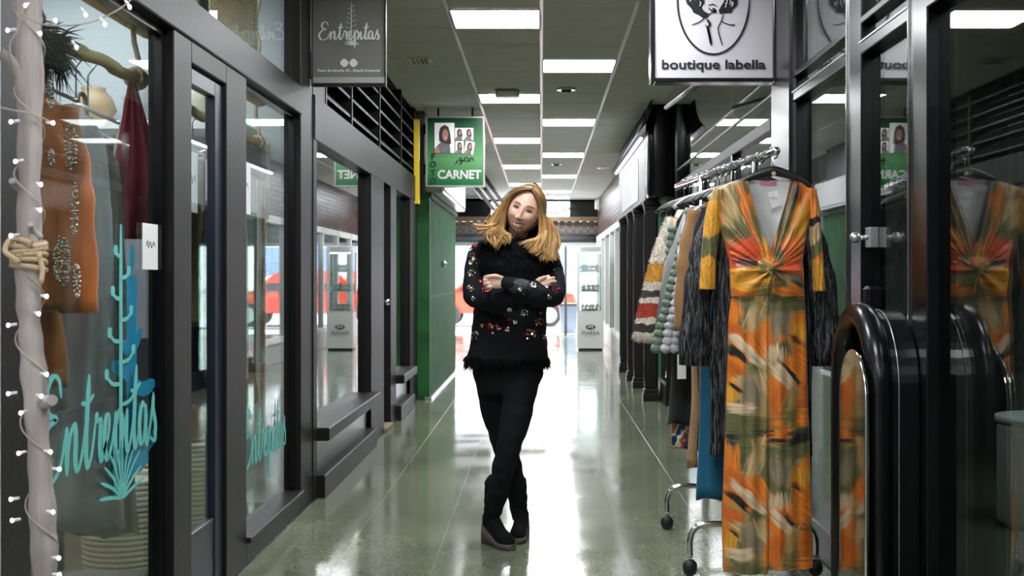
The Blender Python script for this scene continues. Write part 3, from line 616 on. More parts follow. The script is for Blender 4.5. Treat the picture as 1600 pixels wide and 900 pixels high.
# ============================================================ SIGNS
# hanging sign 1
S1 = thing('hanging_sign', (-1.06, 6.83, 2.32), 'grey hanging sign with white script lettering and agave drawing, top left', 'sign')
sy = 6.83; x0, x1 = -1.268, -0.862
def grad_mat(name, c0, c1, z0, z1, c2=None):
    m = bpy.data.materials.new(name); m.use_nodes = True; nt = m.node_tree; b = nt.nodes['Principled BSDF']; N = nt.nodes.new; L = nt.links.new
    g = N('ShaderNodeNewGeometry'); s = N('ShaderNodeSeparateXYZ'); L(g.outputs['Position'], s.inputs[0]); mr = N('ShaderNodeMapRange'); mr.inputs[1].default_value = z0; mr.inputs[2].default_value = z1; L(s.outputs[2], mr.inputs[0])
    r = N('ShaderNodeValToRGB'); r.color_ramp.elements[0].color = (*c0, 1); r.color_ramp.elements[1].color = (*c1, 1)
    if c2: e = r.color_ramp.elements.new(c2[0]); e.color = (*c2[1], 1)
    L(mr.outputs[0], r.inputs[0]); L(r.outputs[0], b.inputs['Base Color']); b.inputs['Roughness'].default_value = 0.25; return m
B('panel', mat('grey_sign_face', (0.20, 0.195, 0.185), 0.28, var=0.2, vscale=3), (x0, x1, sy, sy+.03, 2.36, 2.80), S1, r=.002)
B('bottom_strip', mat('pale_grey_strip', (0.42, 0.43, 0.40), 0.4), (x0, x1, sy-.004, sy+.034, 2.328, 2.362), S1, r=.003)
B('frame', M_frame, [(x0-.004, x0+.006, sy-.008, sy+.038, 2.315, 2.83), (x1-.006, x1+.002, sy-.006, sy+.036, 2.315, 2.97), (x0, x1, sy-.006, sy+.036, 2.313, 2.33), (x0, x1, sy-.006, sy+.036, 2.79, 2.81)], S1, r=.002)
k = sy/F
def S1p(px, py): return ((px-846)*k, 1.25-(py-435)*k)
bx, bz = S1p(498, 62)
bm = bmesh.new(); script_word(bm, Matrix.Translation((bx, sy-.002, bz)) @ FRONT, 94*k/7.0, 0.20)
ax, az = S1p(549, 71); agave(bm, Matrix.Translation((ax, sy-.0025, az)) @ FRONT, 67*k, bw=1.0, stemw=.018, nb=11, leafw=.9)
mk('lettering', bm, M_whiteink, S1)
bm = bmesh.new()
for px in (538, 552.3):
    cx_, cz_ = S1p(px, 98.3); rr_ = 6.6*k
    pts = []
    for q in range(32):
        a = q/32*2*math.pi; e = 1.45; c, s_ = math.cos(a), math.sin(a); d = (abs(c)**e+abs(s_)**e)**(1/e); pts.append((c/d*rr_, s_/d*rr_))
    loft(bm, [[Vector((cx_+a, y, cz_+b)) for a, b in pts] for y in (sy-.002, sy)])
mk('diamonds', bm, M_whiteink, S1, smooth=False)
cx_, cz_ = S1p(545, 112); put_text('lettering', 'Paseo de Almería, 43 - Galería Comercial', 0.02, Matrix.Translation((cx_, sy-.001, cz_)) @ FRONT, M_whiteink, S1, width=97*k, bold=.0004)
B('bracket', M_frame, (x0-.02, x0, sy-.02, sy+.05, 2.36, 2.50), S1, r=.003)
# hanging sign 2 (green photo sign)
gy = 12.4; k2 = gy/F
def S2p(px, py): return Vector(((px-846)*k2, gy-.003, 1.25-(py-435)*k2))
S2 = thing('hanging_sign', (-0.87, gy, 2.17), 'green and white hanging photo shop sign above the green shutter', 'sign')
a, b = S2p(667, 290), S2p(755, 184)
B('panel', grad_mat('green_gradient', (0.0, .105, .03), (0.0, .04, .018), a.z, b.z, (.38, (0.09, .24, .09))), (a.x, b.x, gy, gy+.10, a.z, b.z), S2, r=.002)
B('frame', mat('sign_frame', (.42, .43, .40), .35, .5), [(a.x-.012, a.x+.003, gy-.008, gy+.11, a.z-.012, b.z+.012), (b.x-.003, b.x+.012, gy-.008, gy+.11, a.z-.012, b.z+.012), (a.x, b.x, gy-.008, gy+.11, a.z-.012, a.z+.002), (a.x, b.x, gy-.008, gy+.11, b.z-.002, b.z+.012)], S2, r=.002)
B('hanger_bracket', M_black, [(a.x-.04, a.x-.01, gy+.02, gy+.08, 2.3, 2.4), (a.x-.04, a.x-.01, gy+.02, gy+.08, 2.7, 2.8), (a.x+.1, a.x+.12, gy+.04, gy+.06, b.z, 2.97), (b.x-.12, b.x-.1, gy+.04, gy+.06, b.z, 2.97)], S2, r=.002)
c = S2p(717.5, 279); put_text('lettering', 'CARNET', .12, Matrix.Translation(c) @ FRONT, mat('sign_white', (.55, .55, .53), .5), S2, width=68*k2, bold=.0035)
for ch, y in (('F', 248.5), ('O', 261), ('T', 274), ('O', 287)):
    put_text('lettering', ch, .08, Matrix.Translation(S2p(676.5, y)) @ FRONT, mat('dark_green_ink', (.0, .035, .012), .5), S2, bold=.004)
bm = bmesh.new(); MM = Matrix.Translation(S2p(719, 252)) @ FRONT; u = 1*k2
for st, wd in (([(22, 0), (21, 5), (17, 5), (17, 1), (13, 0), (10, 0)], 1.8), ([(14, 0), (13, 6), (9, 6), (7, 2), (3, 0), (1, 0)], 1.8), ([(9, 0), (8, 3), (7, 0)], 1.5), ([(4, 0), (3, 5), (0, 5), (0, 1), (3, 1), (3, -4), (-1, -5)], 1.8), ([(-4, 3), (-4, -2), (-8, -5)], 1.8)):
    ribbon(bm, [((p[0]-1)*u, p[1]*u*0.9) for p in st], wd*u, MM, pen=False)
mk('arabic_lettering', bm, M_ink, S2)
# portrait prints on the sign: flat print of a long-haired woman
M_skinp = mat('print_skin', (.36, .18, .13), .6); M_hairp = mat('print_hair', (.035, .015, .012), .6); M_clo = mat('print_blouse', (.12, .12, .13), .6, var=.8, vscale=150)
def poly(bm, pts, M, mi, th=.0006):
    loft(bm, [[M @ Vector((x, y, z)) for x, y in pts] for z in (0, th)], mi=mi)
def portrait(cx, cy, wd, hg, rot=0, name='portrait_print'):
    M = Matrix.Translation(S2p(cx, cy)+Vector((0, -.001, 0))) @ FRONT @ Matrix.Rotation(rot, 4, 'Z') @ Matrix.Diagonal((wd*k2, hg*k2, 1, 1))
    bm = bmesh.new(); poly(bm, [(-.5, -.5), (.5, -.5), (.5, .5), (-.5, .5)], M, 0)
    M1 = M @ Matrix.Translation((0, 0, .001)); poly(bm, [(-.2, -.15), (.02, -.1), (.25, -.15), (.32, -.5), (-.5, -.5), (-.42, -.3)], M1, 3)
    M2 = M @ Matrix.Translation((0, 0, .0018)); poly(bm, [(-.26, -.12), (-.28, .15), (-.2, .35), (0, .44), (.2, .36), (.3, .1), (.34, -.2), (.2, -.22), (-.1, -.15)], M2, 2)
    M3 = M @ Matrix.Translation((0, 0, .0026)); poly(bm, [(.04+.15*math.cos(t), .1+.2*math.sin(t)) for t in [q/16*6.283 for q in range(16)]], M3, 1)
    poly(bm, [(-.5, -.5), (-.5, -.36), (-.34, -.28), (-.2, -.5)], M3, 1)
    M4 = M @ Matrix.Translation((0, 0, .0034)); poly(bm, [(-.02, .0), (.08, -.02), (.12, .02)], M4, 0)
    poly(bm, [(-.05, .13), (.0, .12), (.0, .14)], M4, 2); poly(bm, [(.07, .12), (.13, .13), (.08, .145)], M4, 2)
    poly(bm, [(-.14, .22), (.05, .31), (.2, .2), (.2, .36), (-.1, .38)], M4, 2)
    mk(name, bm, [M_paper, M_skinp, M_hairp, M_clo], S2, smooth=False)
portrait(694.5, 215.5, 31, 47); portrait(718, 209.5, 14, 19); portrait(732.5, 209.5, 14, 19); portrait(718, 230, 13, 19); portrait(733.5, 231, 14, 20, rot=-.16)
# hanging sign 3 (boutique)
ly = 6.63; k3 = ly/F
def S3p(px, py): return Vector(((px-846)*k3, ly-.003, 1.25-(py-435)*k3))
S3 = thing('hanging_sign', (.93, ly, 2.3), 'white framed hanging sign with black oval figure drawing, top right', 'sign')
a, b = S3p(1023, 122), S3p(1208, -60)
B('panel', mat('sign_white_face', (.56, .54, .58), .35), (a.x, b.x, ly, ly+.10, a.z, b.z), S3, r=.002)
fr = .022
B('frame', M_black, [(a.x-fr, a.x, ly-.015, ly+.115, a.z-fr, b.z+fr), (b.x, b.x+.012, ly-.015, ly+.115, a.z-fr, b.z+fr), (a.x, b.x, ly-.015, ly+.115, a.z-fr, a.z), (a.x, b.x, ly-.015, ly+.115, b.z, b.z+fr)], S3, r=.004)
c = S3p(1114.5, 107.5); put_text('lettering', 'boutique labella', .07, Matrix.Translation(c) @ FRONT, M_ink, S3, width=162*k3, bold=.0014)
bm = bmesh.new(); M = Matrix.Translation(S3p(1114.5, 0)) @ FRONT; u = k3
ell = [(56*u*math.cos(q/48*6.2832), (-1+84*math.sin(q/48*6.2832)*1)*u) for q in range(49)]
ribbon(bm, ell, 3.2*u, M, n=0, pen=False)
def z7(x, y): return ((1000+x/4.5-1114.5)*u, -(y/4.5)*u)
for st, wd in (([(360, 178), (410, 158), (450, 130), (480, 105), (510, 85)], 1.6), ([(470, 135), (490, 170), (478, 200), (490, 260), (500, 320)], 4.0), ([(460, 175), (485, 230), (497, 300)], 2.2), ([(585, 100), (570, 150), (548, 200), (560, 260), (578, 320)], 1.6), ([(568, 148), (600, 165), (640, 176), (668, 172)], 1.6), ([(480, 55), (500, 75), (525, 88), (530, 70), (505, 60)], 2.0), ([(478, 40), (510, 30), (540, 48)], 1.4), ([(515, 55), (530, 85), (500, 70)], 2.5)):
    ribbon(bm, [z7(*p) for p in st], wd*u, M, pen=False)
for pts in ([(320, 0), (330, 30), (360, 60), (375, 90), (410, 105), (445, 130), (470, 128), (488, 100), (450, 80), (430, 50), (450, 20), (440, -60), (330, -70)], [(565, 50), (552, 72), (560, 100), (600, 92), (640, 90), (650, 65), (680, 40), (685, 0), (650, -60), (600, -50), (590, 10)]):
    poly(bm, [z7(*p) for p in pts], M, 0)
rn = random.Random(4)
mk('figure_drawing', bm, M_ink, S3, smooth=False)
bm = bmesh.new()
for base in ((385, 20), (620, 20)):
    for q in range(7):
        x = base[0]+rn.uniform(-40, 40); y = base[1]+rn.uniform(-40, 40); ribbon(bm, [z7(x, y), z7(x+8, y-18), z7(x+2, y-34)], 1.2*u, M @ Matrix.Translation((0, 0, .0012)), pen=False)
mk('hair_highlights', bm, M_white, S3, smooth=False)
bm = bmesh.new(); cyl(bm, (.9, 6.7, 2.34), (1.0, 9.9, 2.62), .018, 10); o = mk('ceiling_strut', bm, M_conc)
o2 = tag(o, 'thin metal strut slanting behind the boutique sign', 'strut')
# ============================================================ LEFT SHOP INTERIOR
B('floor_left_shop', mat('shop_floor', (.10, .065, .045), .35, var=.2), (-4.4, XL-0.1, -6, 6.84, 0.0, .012), r=0, kind='structure')
B('wall_left_shop_end', mat('pale_blue_wall', (.50, .54, .58), .8), (-4.4, -1.38, 6.82, 6.838, 0, 3.0), r=0, kind='structure')
M_bam = mat('bamboo', (.55, .40, .20), .55, var=.25, vscale=10, stretch=(1, .2, 1))
M_blind = mat('bamboo_blind', (.62, .47, .25), .7, var=.25, vscale=14, stretch=(1, .3, 6))
def blind(y0, y1, x, lab_):
    t = thing('bamboo_blind', (x, (y0+y1)/2, 2.1), lab_, 'blind')
    bm = bmesh.new(); z = 2.30
    while z < 2.95: tube(bm, [(x, y0, z), (x, y1, z)], .0042, 5); z += .0105
    o = mk('slats', bm, M_blind, t); o['kind'] = 'stuff'
    bm = bmesh.new(); sp = []
    for k_ in range(60):
        a_ = k_*.42; r_ = .052*(1-k_/110); sp.append((x+.02+r_*math.cos(a_), 2.20+r_*math.sin(a_)))
    loft(bm, [[Vector((p[0], y0, p[1])) for p in sp]+[Vector((p[0]*1.0, y0, p[1]+.003)) for p in reversed(sp)], [Vector((p[0], y1, p[1])) for p in sp]+[Vector((p[0], y1, p[1]+.003)) for p in reversed(sp)]]); cyl(bm, (x+.02, y0+.001, 2.2), (x+.02, y1-.001, 2.2), .048, 20); mk('roll', bm, M_blind, t)
    bm = bmesh.new()
    for f_ in (.2, .8):
        yy_ = y0+(y1-y0)*f_; tube(bm, [(x+.07, yy_, 2.95), (x+.078, yy_, 2.2), (x+.03, yy_, 2.14)], .004, 6)
    mk('cords', bm, M_rope, t); return t
M_rope = mat('rope', (.52, .40, .25), .85, bump=.6, bscale=120)
blind(3.15, 4.66, -1.50, 'rolled bamboo blind above the left window behind the driftwood pole'); blind(4.95, 6.5, -1.50, 'rolled bamboo blind above the shop door and right window')
def rail(y0, y1, x, z, lab_):
    t = thing('bamboo_rail', (x, y0, z), lab_, 'rail')
    bm = bmesh.new(); n_ = 24; pts = [(x+.006*math.sin(i*.5), y0+(y1-y0)*i/n_, z+.004*math.sin(i*.9)) for i in range(n_+1)]
    tube(bm, pts, [.021 if i % 6 else .025 for i in range(n_+1)], 12); mk('pole', bm, M_bam, t)
    for yy_ in (y0+.06, y1-.05):
        bm = bmesh.new()
        for q in range(5): tube(bm, [(x+.032*math.cos(a_), yy_+.012*q-.024, z+.032*math.sin(a_)) for a_ in [j/12*6.283 for j in range(13)]], .008, 6)
        tube(bm, [(x+.01*math.cos(j*.9), yy_+.01*math.sin(j*.9), z+.03+(2.99-z)*j/30) for j in range(30)], .010, 8)
        mk('rope', bm, M_rope, t)
    return t
rail(3.35, 4.50, -1.46, 1.97, 'bamboo hanging rail tied with rope in the left window'); rail(5.10, 6.6, -1.505, 1.97, 'bamboo rail with bead strings in the right window of the script-lettered shop')
# shelf unit at end wall
su = thing('wall_shelf', (-2.9, 6.65, 1), 'white wall shelves at the back of the left shop', 'shelf')
for z in (2.03, 1.72): B('shelf_board', M_white, (-4.3, -1.6, 6.45, 6.82, z, z+.045), su)
B('back_panel', M_walldark, (-4.3, -1.6, 6.80, 6.82, .2, 1.98), su, r=0)
bm = bmesh.new(); cyl(bm, (-4.2, 6.5, 1.60), (-1.7, 6.5, 1.60), .012, 10); mk('hanging_rail', bm, M_chrome, su)
B('side_panel', M_white, [(-4.33, -4.3, 6.45, 6.82, .1, 2.07), (-1.6, -1.57, 6.45, 6.82, .1, 2.07)], su)
def lathe(bm, cx, cy, prof, seg=24, mi=0):
    loft(bm, [[Vector((cx+r*math.cos(a), cy+r*math.sin(a), z)) for a in [q/seg*6.2832 for q in range(seg)]] for r, z in prof], mi=mi)
rn = random.Random(11)
vcols = [('cream', (.6, .55, .48)), ('grey', (.3, .3, .32)), ('tan', (.4, .28, .18)), ('dark blue', (.03, .06, .12)), ('white', (.7, .7, .7))]
for i, (x, r_, h) in enumerate(((-1.85, .10, .22), (-2.12, .07, .30), (-2.4, .12, .18), (-2.7, .08, .26), (-3.0, .1, .2))):
    nm, c_ = vcols[i]; bm = bmesh.new(); lathe(bm, x, 6.62, [(r_*.6, 2.076), (r_, 2.076+h*.4), (r_*.8, 2.076+h*.8), (r_*.5, 2.076+h), (r_*.55, 2.09+h)])
    tag(mk('vase', bm, mat(nm.replace(' ', '_')+'_ceramic', c_, .5)), '%s pot on the top shelf at the back of the left shop' % nm, 'pot')
# basket
def basket(cx, cy, r, h, lab_):
    t = thing('woven_basket', (cx, cy, .012), lab_, 'basket')
    bm = bmesh.new(); M_b1 = mat('straw', (.55, .47, .33), .85, bump=.5, bscale=90); M_b2 = mat('pale_straw', (.68, .64, .54), .85, bump=.5, bscale=90)
    n_ = int(h/.022)
    for q in range(n_):
        z = .03+q*.022; rr_ = r*(.86+.14*math.sin(min(1, z/h)*1.5)); tube(bm, [(cx+rr_*math.cos(a_), cy+rr_*math.sin(a_), z) for a_ in [j/28*6.2832 for j in range(29)]], .0125, 6, mi=1 if q > n_*.72 else 0)
    lathe(bm, cx, cy, [(r*.8, .02), (r*.84, .03), (r*.95, h*.97)], 28)
    mk('coils', bm, [M_b1, M_b2], t)
    bm = bmesh.new()
    for s in (-1, 1): tube(bm, catmull([(cx+s*r, cy-.07, h-.03), (cx+s*(r+.03), cy-.05, h+.07), (cx+s*(r+.03), cy+.05, h+.07), (cx+s*r, cy+.07, h-.03)]), .010, 8)
    mk('handles', bm, M_b2, t); return t
basket(-1.68, 5.75, .20, .50, 'tall woven straw basket standing inside the shop doorway')
basket(-1.72, 5.1, .17, .42, 'lower woven straw basket at the right edge of the left window')
# brown leather bag on the basket
def bag(cx, cy, z, w_, d, h, m, lab_, cat='bag', strap=True):
    t = thing('handbag', (cx, cy, z), lab_, cat)
    bm = bmesh.new(); rings = []
    for q in range(9):
        f_ = q/8; ww = w_*(.95-.25*f_+.12*math.sin(f_*3)); dd = d*(1-.7*f_**2)
        rings.append([Vector((cx+dd/2*math.copysign(abs(math.cos(a_))**.6, math.cos(a_)), cy+ww/2*math.copysign(abs(math.sin(a_))**.5, math.sin(a_)), z+h*f_+.012*math.sin(a_*3+q))) for a_ in [j/24*6.2832 for j in range(24)]])
    loft(bm, rings); mk('body', bm, m, t)
    bm = bmesh.new(); tube(bm, catmull([(cx, cy-w_*.3, z+h*.95), (cx, cy-w_*.2, z+h*1.5), (cx, cy+w_*.2, z+h*1.5), (cx, cy+w_*.3, z+h*.95)]), .009, 8); mk('strap', bm, m, t)
    return t
M_leather = mat('brown_leather', (.17, .07, .045), .42, var=.2, bump=.2, bscale=40)
bag(-1.66, 5.74, .53, .30, .2, .22, M_leather, 'brown leather bag lying on the tall straw basket')
bag(-1.50, 6.15, .62, .34, .14, .26, M_leather, 'brown leather bag hanging low in the right window')
# sheets of paper on glass
def sheet(y0, y1, z0, z1, lab_, x=-1.3235, th=.002):
    t = thing('paper_sign', (x, (y0+y1)/2, z0), lab_, 'paper sign'); B('sheet', M_paper, (x-th, x, y0, y1, z0, z1), t, r=0)
    Mx = Matrix.Translation((x+.0006, y0, z0)) @ Matrix.Rotation(math.pi/2, 4, 'Z') @ FRONT
    bm = bmesh.new(); w_ = y1-y0; h = z1-z0
    ribbon(bm, [(w_*.2, h*.5), (w_*.3, h*.62), (w_*.35, h*.48), (w_*.48, h*.6), (w_*.55, h*.48), (w_*.7, h*.6), (w_*.8, h*.5)], .004, Mx, pen=False); mk('writing', bm, M_ink, t); return t
sheet(4.10, 4.262, 1.28, 1.435, 'white printed notice stuck on the left window glass')
sheet(4.58, 4.74, 1.50, 1.73, 'white handwritten sheet on the shop door glass', x=-1.3195)
sheet(5.39, 5.62, 1.54, 1.77, 'white handwritten sheet on the right window glass')
bm = bmesh.new(); loft(bm, [[Vector((x_, 5.42+.045*math.cos(a_), .555+.055*math.sin(a_))) for a_ in [j/24*6.283 for j in range(24)]] for x_ in (-1.3255, -1.3235)])
o = mk('round_sticker', bm, mat('green_vinyl', (.12, .55, .15), .4), smooth=False); tag(o, 'round green sticker low on the right window glass', 'sticker')
o = B('blue_sticker', mat('blue_sticker_vinyl', (.03, .12, .45), .4), (-1.3255, -1.3235, 5.385, 5.43, .40, .46), r=0); tag(o, 'small blue square sticker below the green round one', 'sticker')
# vinyl lettering on glass
G1 = thing('window_lettering', (-1.323, 3.7, .6), 'teal script lettering with agave drawing on the left window', 'window lettering')
Mx = Matrix.Translation((-1.3232, 3.25, .70)) @ Matrix.Rotation(math.pi/2, 4, 'Z') @ FRONT
bm = bmesh.new(); script_word(bm, Mx, .138, .20); mk('script', bm, M_teal, G1)
bm = bmesh.new(); agave(bm, Matrix.Translation((-1.3200, 3.875, .56)) @ Matrix.Rotation(math.pi/2, 4, 'Z') @ FRONT, .86, bw=1.25, stemw=.034, nb=8, seed=5, leafw=.4); mk('agave', bm, M_teal, G1)
G2 = thing('window_drawing', (-1.323, 4.0, .6), 'bright blue agave drawing behind the teal lettering', 'window drawing')
bm = bmesh.new(); MB_ = Matrix.Translation((-1.3345, 4.02, .62)) @ Matrix.Rotation(math.pi/2, 4, 'Z') @ FRONT; 
ribbon(bm, [(0, 0), (0, .3), (0, .6), (.0, .64)], .10, MB_, pen=False); ribbon(bm, [(-.19, .36), (-.06, .33), (.04, .28), (.12, .26), (.24, .27)], .05, MB_ @ Matrix.Translation((0, 0, .0004)), pen=False)
ribbon(bm, [(-.1, .42), (0, .40), (.1, .46)], .05, MB_ @ Matrix.Translation((0, 0, .0008)), pen=False); ribbon(bm, [(-.06, .62), (.0, .68), (.0, .74)], .04, MB_ @ Matrix.Translation((0, 0, .0008)), pen=False); ribbon(bm, [(-.17, .03), (0, .02), (.17, .03)], .07, MB_ @ Matrix.Translation((0, 0, .0008)), pen=False)
for q in range(13):
    a_ = math.radians(-70+140*q/12); ribbon(bm, [(math.sin(a_)*.06, .0), (math.sin(a_)*.16, math.cos(a_)*.10+.02), (math.sin(a_)*.30, math.cos(a_)*.20+.02)], .018, MB_ @ Matrix.Translation((0, 0, .0012+.0004*q)), pen=False)
mk('agave', bm, M_blue, G2)
G3 = thing('window_lettering', (-1.323, 6.0, .3), 'small teal web address lettering low on the right window', 'window lettering')
bm = bmesh.new(); M3_ = Matrix.Translation((-1.3232, 5.48, .40)) @ Matrix.Rotation(math.pi/2, 4, 'Z') @ FRONT; script_word(bm, M3_, .125, .2); mk('script', bm, M_teal, G3)
# bead strings and branch at right window
for i_, y in enumerate((6.48, 6.40)):
    bm = bmesh.new(); rn = random.Random(i_)
    for q in range(46): ball(bm, (-1.43+.012*i_+rn.uniform(-.003, .003), y, 1.95-q*.015), .007+.002*rn.random(), 1)
    o = mk('bead_string', bm, mat('metal_beads', (.5, .46, .4), .25, .8)); tag(o, ('thicker' if i_ else 'silvery')+' string of beads hanging %s in the right window' % ('second from the edge' if i_ else 'at the far edge'), 'bead string')
# feather boa and plant top of left window
bm = bmesh.new(); rn = random.Random(2)
for q in range(520):
    c_ = Vector((-1.45, 3.45+.28*rn.random(), 1.93+rn.uniform(-.04, .05))); d = Vector((rn.uniform(-1, 1), rn.uniform(-1, 1), rn.uniform(-1.3, .6))).normalized(); L_ = rn.uniform(.04, .12)
    tube(bm, [c_, c_+d*L_*.5, c_+d*L_+Vector((0, 0, -.02))], [.004, .003, .0006], 3)
o = mk('feather_boa', bm, mat('black_feather', (.01, .015, .02), .6)); tag(o, 'black feather boa draped over the bamboo rail', 'feather boa')
pt = thing('potted_plant', (-1.72, 4.45, 1.72), 'small spiky green plant behind the rail in the left window', 'plant')
bm = bmesh.new()
for q in range(46):
    a_ = q*2.4; e_ = .3+1.2*(q/46); d = Vector((math.cos(a_)*math.cos(e_), math.sin(a_)*math.cos(e_), math.sin(e_))); c_ = Vector((-1.75, 4.5, 1.72)); L_ = .15
    tube(bm, [c_, c_+d*L_*.6, c_+d*L_+Vector((0, 0, -.02))], [.007, .008, .001], 4, flat=(1, .3))
mk('leaves', bm, mat('leaf_green', (.03, .10, .03), .5), pt); bm = bmesh.new(); lathe(bm, -1.75, 4.5, [(.05, 1.60), (.07, 1.72), (.065, 1.725)]); mk('pot', bm, M_walldark, pt)
tag(B('plant_shelf', M_frame, (-1.9, -1.6, 4.3, 4.7, 1.57, 1.60)), 'small dark shelf bracket holding the spiky plant', 'shelf')
B('plant_shelf_post', M_frame, (-1.76, -1.74, 4.49, 4.51, .012, 1.57), bpy.data.objects['plant_shelf'])
# platform in window
tag(B('window_platform', mat('platform', (.10, .09, .08), .5, var=.2), (-2.1, -1.40, 3.0, 4.45, .012, .20), r=.01), 'low dark display platform inside the left window', 'platform')
# back-of-shop street window with red car print replaced by real car outside: shop counter
ct = thing('shop_counter', (-3.2, 4.4, 0), 'dark counter with pale top inside the left shop', 'counter'); B('body', M_walldark, (-3.6, -2.8, 4.9, 6.0, .012, .9), ct, r=.005); B('top', M_white, (-3.65, -2.75, 4.85, 6.05, .9, .93), ct, r=.005)
# ============================================================ RIGHT BOUTIQUE INTERIOR
M_rw = mat('streaked_wall', (.17, .175, .165), .7, var=.35, vscale=3, stretch=(1, 2.5, .5))
B('wall_boutique', M_rw, (3.4, 3.5, -6, 11.9, 0, 3.02), r=0, kind='structure')
B('wall_boutique_end', M_rw, (1.40, 3.4, 9.0, 9.1, 0, 3.02), r=0, kind='structure')
B('floor_boutique', mat('boutique_floor', (.09, .10, .08), .2), (1.37, 4.6, -6, 11.9, .0, .010), r=0, kind='structure')
st = thing('display_drum', (2.6, 4.5, 0), 'pale round drum stool inside the boutique on the far right', 'stool')
bm = bmesh.new(); lathe(bm, 2.55, 6.2, [(.24, .012), (.25, .05), (.25, .50), (.24, .53)]); mk('body', bm, mat('drum_grey', (.35, .35, .33), .6), st); bm = bmesh.new(); lathe(bm, 2.55, 6.2, [(.26, .53), (.26, .56)]); mk('top', bm, M_wall, st)
tag(B('tall_cabinet', M_black, (3.0, 3.39, 6.6, 7.4, .012, 2.6), r=.01), 'tall black cabinet against the boutique back wall', 'cabinet')
# ============================================================ CLOTHES RACK
def rx(Y): return 0.925-0.105*(Y-4.95)
RZ = 1.755
RK = thing('clothes_rack', (.85, 5.7, 0), 'chrome rolling clothes rack carrying the row of boutique garments', 'clothes rack')
bm = bmesh.new(); cyl(bm, (rx(4.9), 4.9, RZ), (rx(6.75), 6.75, RZ), .0125, 14); ball(bm, (rx(4.9), 4.9, RZ), .018, 2); mk('rail', bm, M_chrome, RK)
for ye, lbl in ((5.20, 0), (6.15, 1)):
    xc = rx(ye); bm = bmesh.new()
    tube(bm, [(xc, ye, .217), (xc, ye, RZ)], .0125, 12); mk('upright', bm, M_chrome, RK)
    bm = bmesh.new(); hw = xc-.625
    pts = catmull([(xc-hw, ye, .075), (xc-hw, ye, .15), (xc-hw+.02, ye, .195), (xc-hw+.07, ye, .215), (xc, ye, .217), (xc+hw-.09, ye, .217), (xc+hw-.04, ye, .195), (xc+hw-.02, ye, .15), (xc+hw-.02, ye, .075)], 5)
    tube(bm, pts, .0135, 12); mk('base_bar', bm, M_chrome, RK)
    for s in (xc-hw, xc+hw-.02):
        bm = bmesh.new(); cyl(bm, (s, ye-.013, .030), (s, ye+.013, .030), .030, 24); ball(bm, (s, ye, .040), .031, 3, s=(1, .8, .95)); mk('caster', bm, M_rubber, RK)
bm = bmesh.new(); cyl(bm, (rx(5.2), 5.2, .217), (rx(6.15), 6.15, .217), .0125, 12); mk('lower_bar', bm, M_chrome, RK)
bm = bmesh.new(); rn = random.Random(5)
for q in range(30):
    y = 5.0+1.0*q/30; tube(bm, [(rx(y)+.016*math.cos(a_), y+rn.uniform(-.01, .01), RZ+.0145*math.sin(a_)+rn.uniform(-.003, .003)) for a_ in [j/8*6.28 for j in range(9)]], .0025+.003*rn.random()**2, 5)
mk('plastic_rail_wrap', bm, mat('clear_plastic', (.28, .29, .30), .2, coat=.4), RK)
M_hang = mat('black_hanger_plastic', (.015, .015, .016), .3)
M_gold = mat('brass_button', (.75, .6, .35), .3, .6)
def hanger(Y, lab_, w_=.40, rot=0.0, hookc=None, button=False, drop=0.0, zt=1.665, group='garment hangers on the rack', m=None):
    x = rx(Y); t = thing('coat_hanger', (x, Y, zt), lab_, 'hanger', group)
    bm = bmesh.new(); R_ = Matrix.Rotation(rot, 4, 'Z')
    pts = [(-w_/2, 0, -.055), (-w_/3, 0, -.022), (-w_/8, 0, .0), (0, 0, .008), (w_/8, 0, .0), (w_/3, 0, -.022), (w_/2, 0, -.055)]
    q = [R_ @ p+Vector((x, Y, zt)) for p in catmull(pts, 4)]
    tube(bm, q, [.010, .014, .019, .022, .019, .014, .010], 10, flat=(.5, 1.0), up=(0, 1, 0)); mk('arms', bm, m or M_hang, t)
    bm = bmesh.new(); hk = [(x, Y, zt+.01), (x, Y, zt+.06)]
    for j in range(10):
        a_ = -math.pi/2+math.pi*1.25*j/9+0.0; hk.append((x-.021*math.cos(a_)*-1, Y, RZ-.005+.0235*math.sin(a_)+.0))
    tube(bm, hk, .0032, 8); mk('hook', bm, hookc or M_chrome, t)
    if button:
        bm = bmesh.new(); cyl(bm, (x, Y-.010, zt-.004), (x, Y-.020, zt-.004), .0085, 16); mk('button', bm, M_gold, t)
    return t
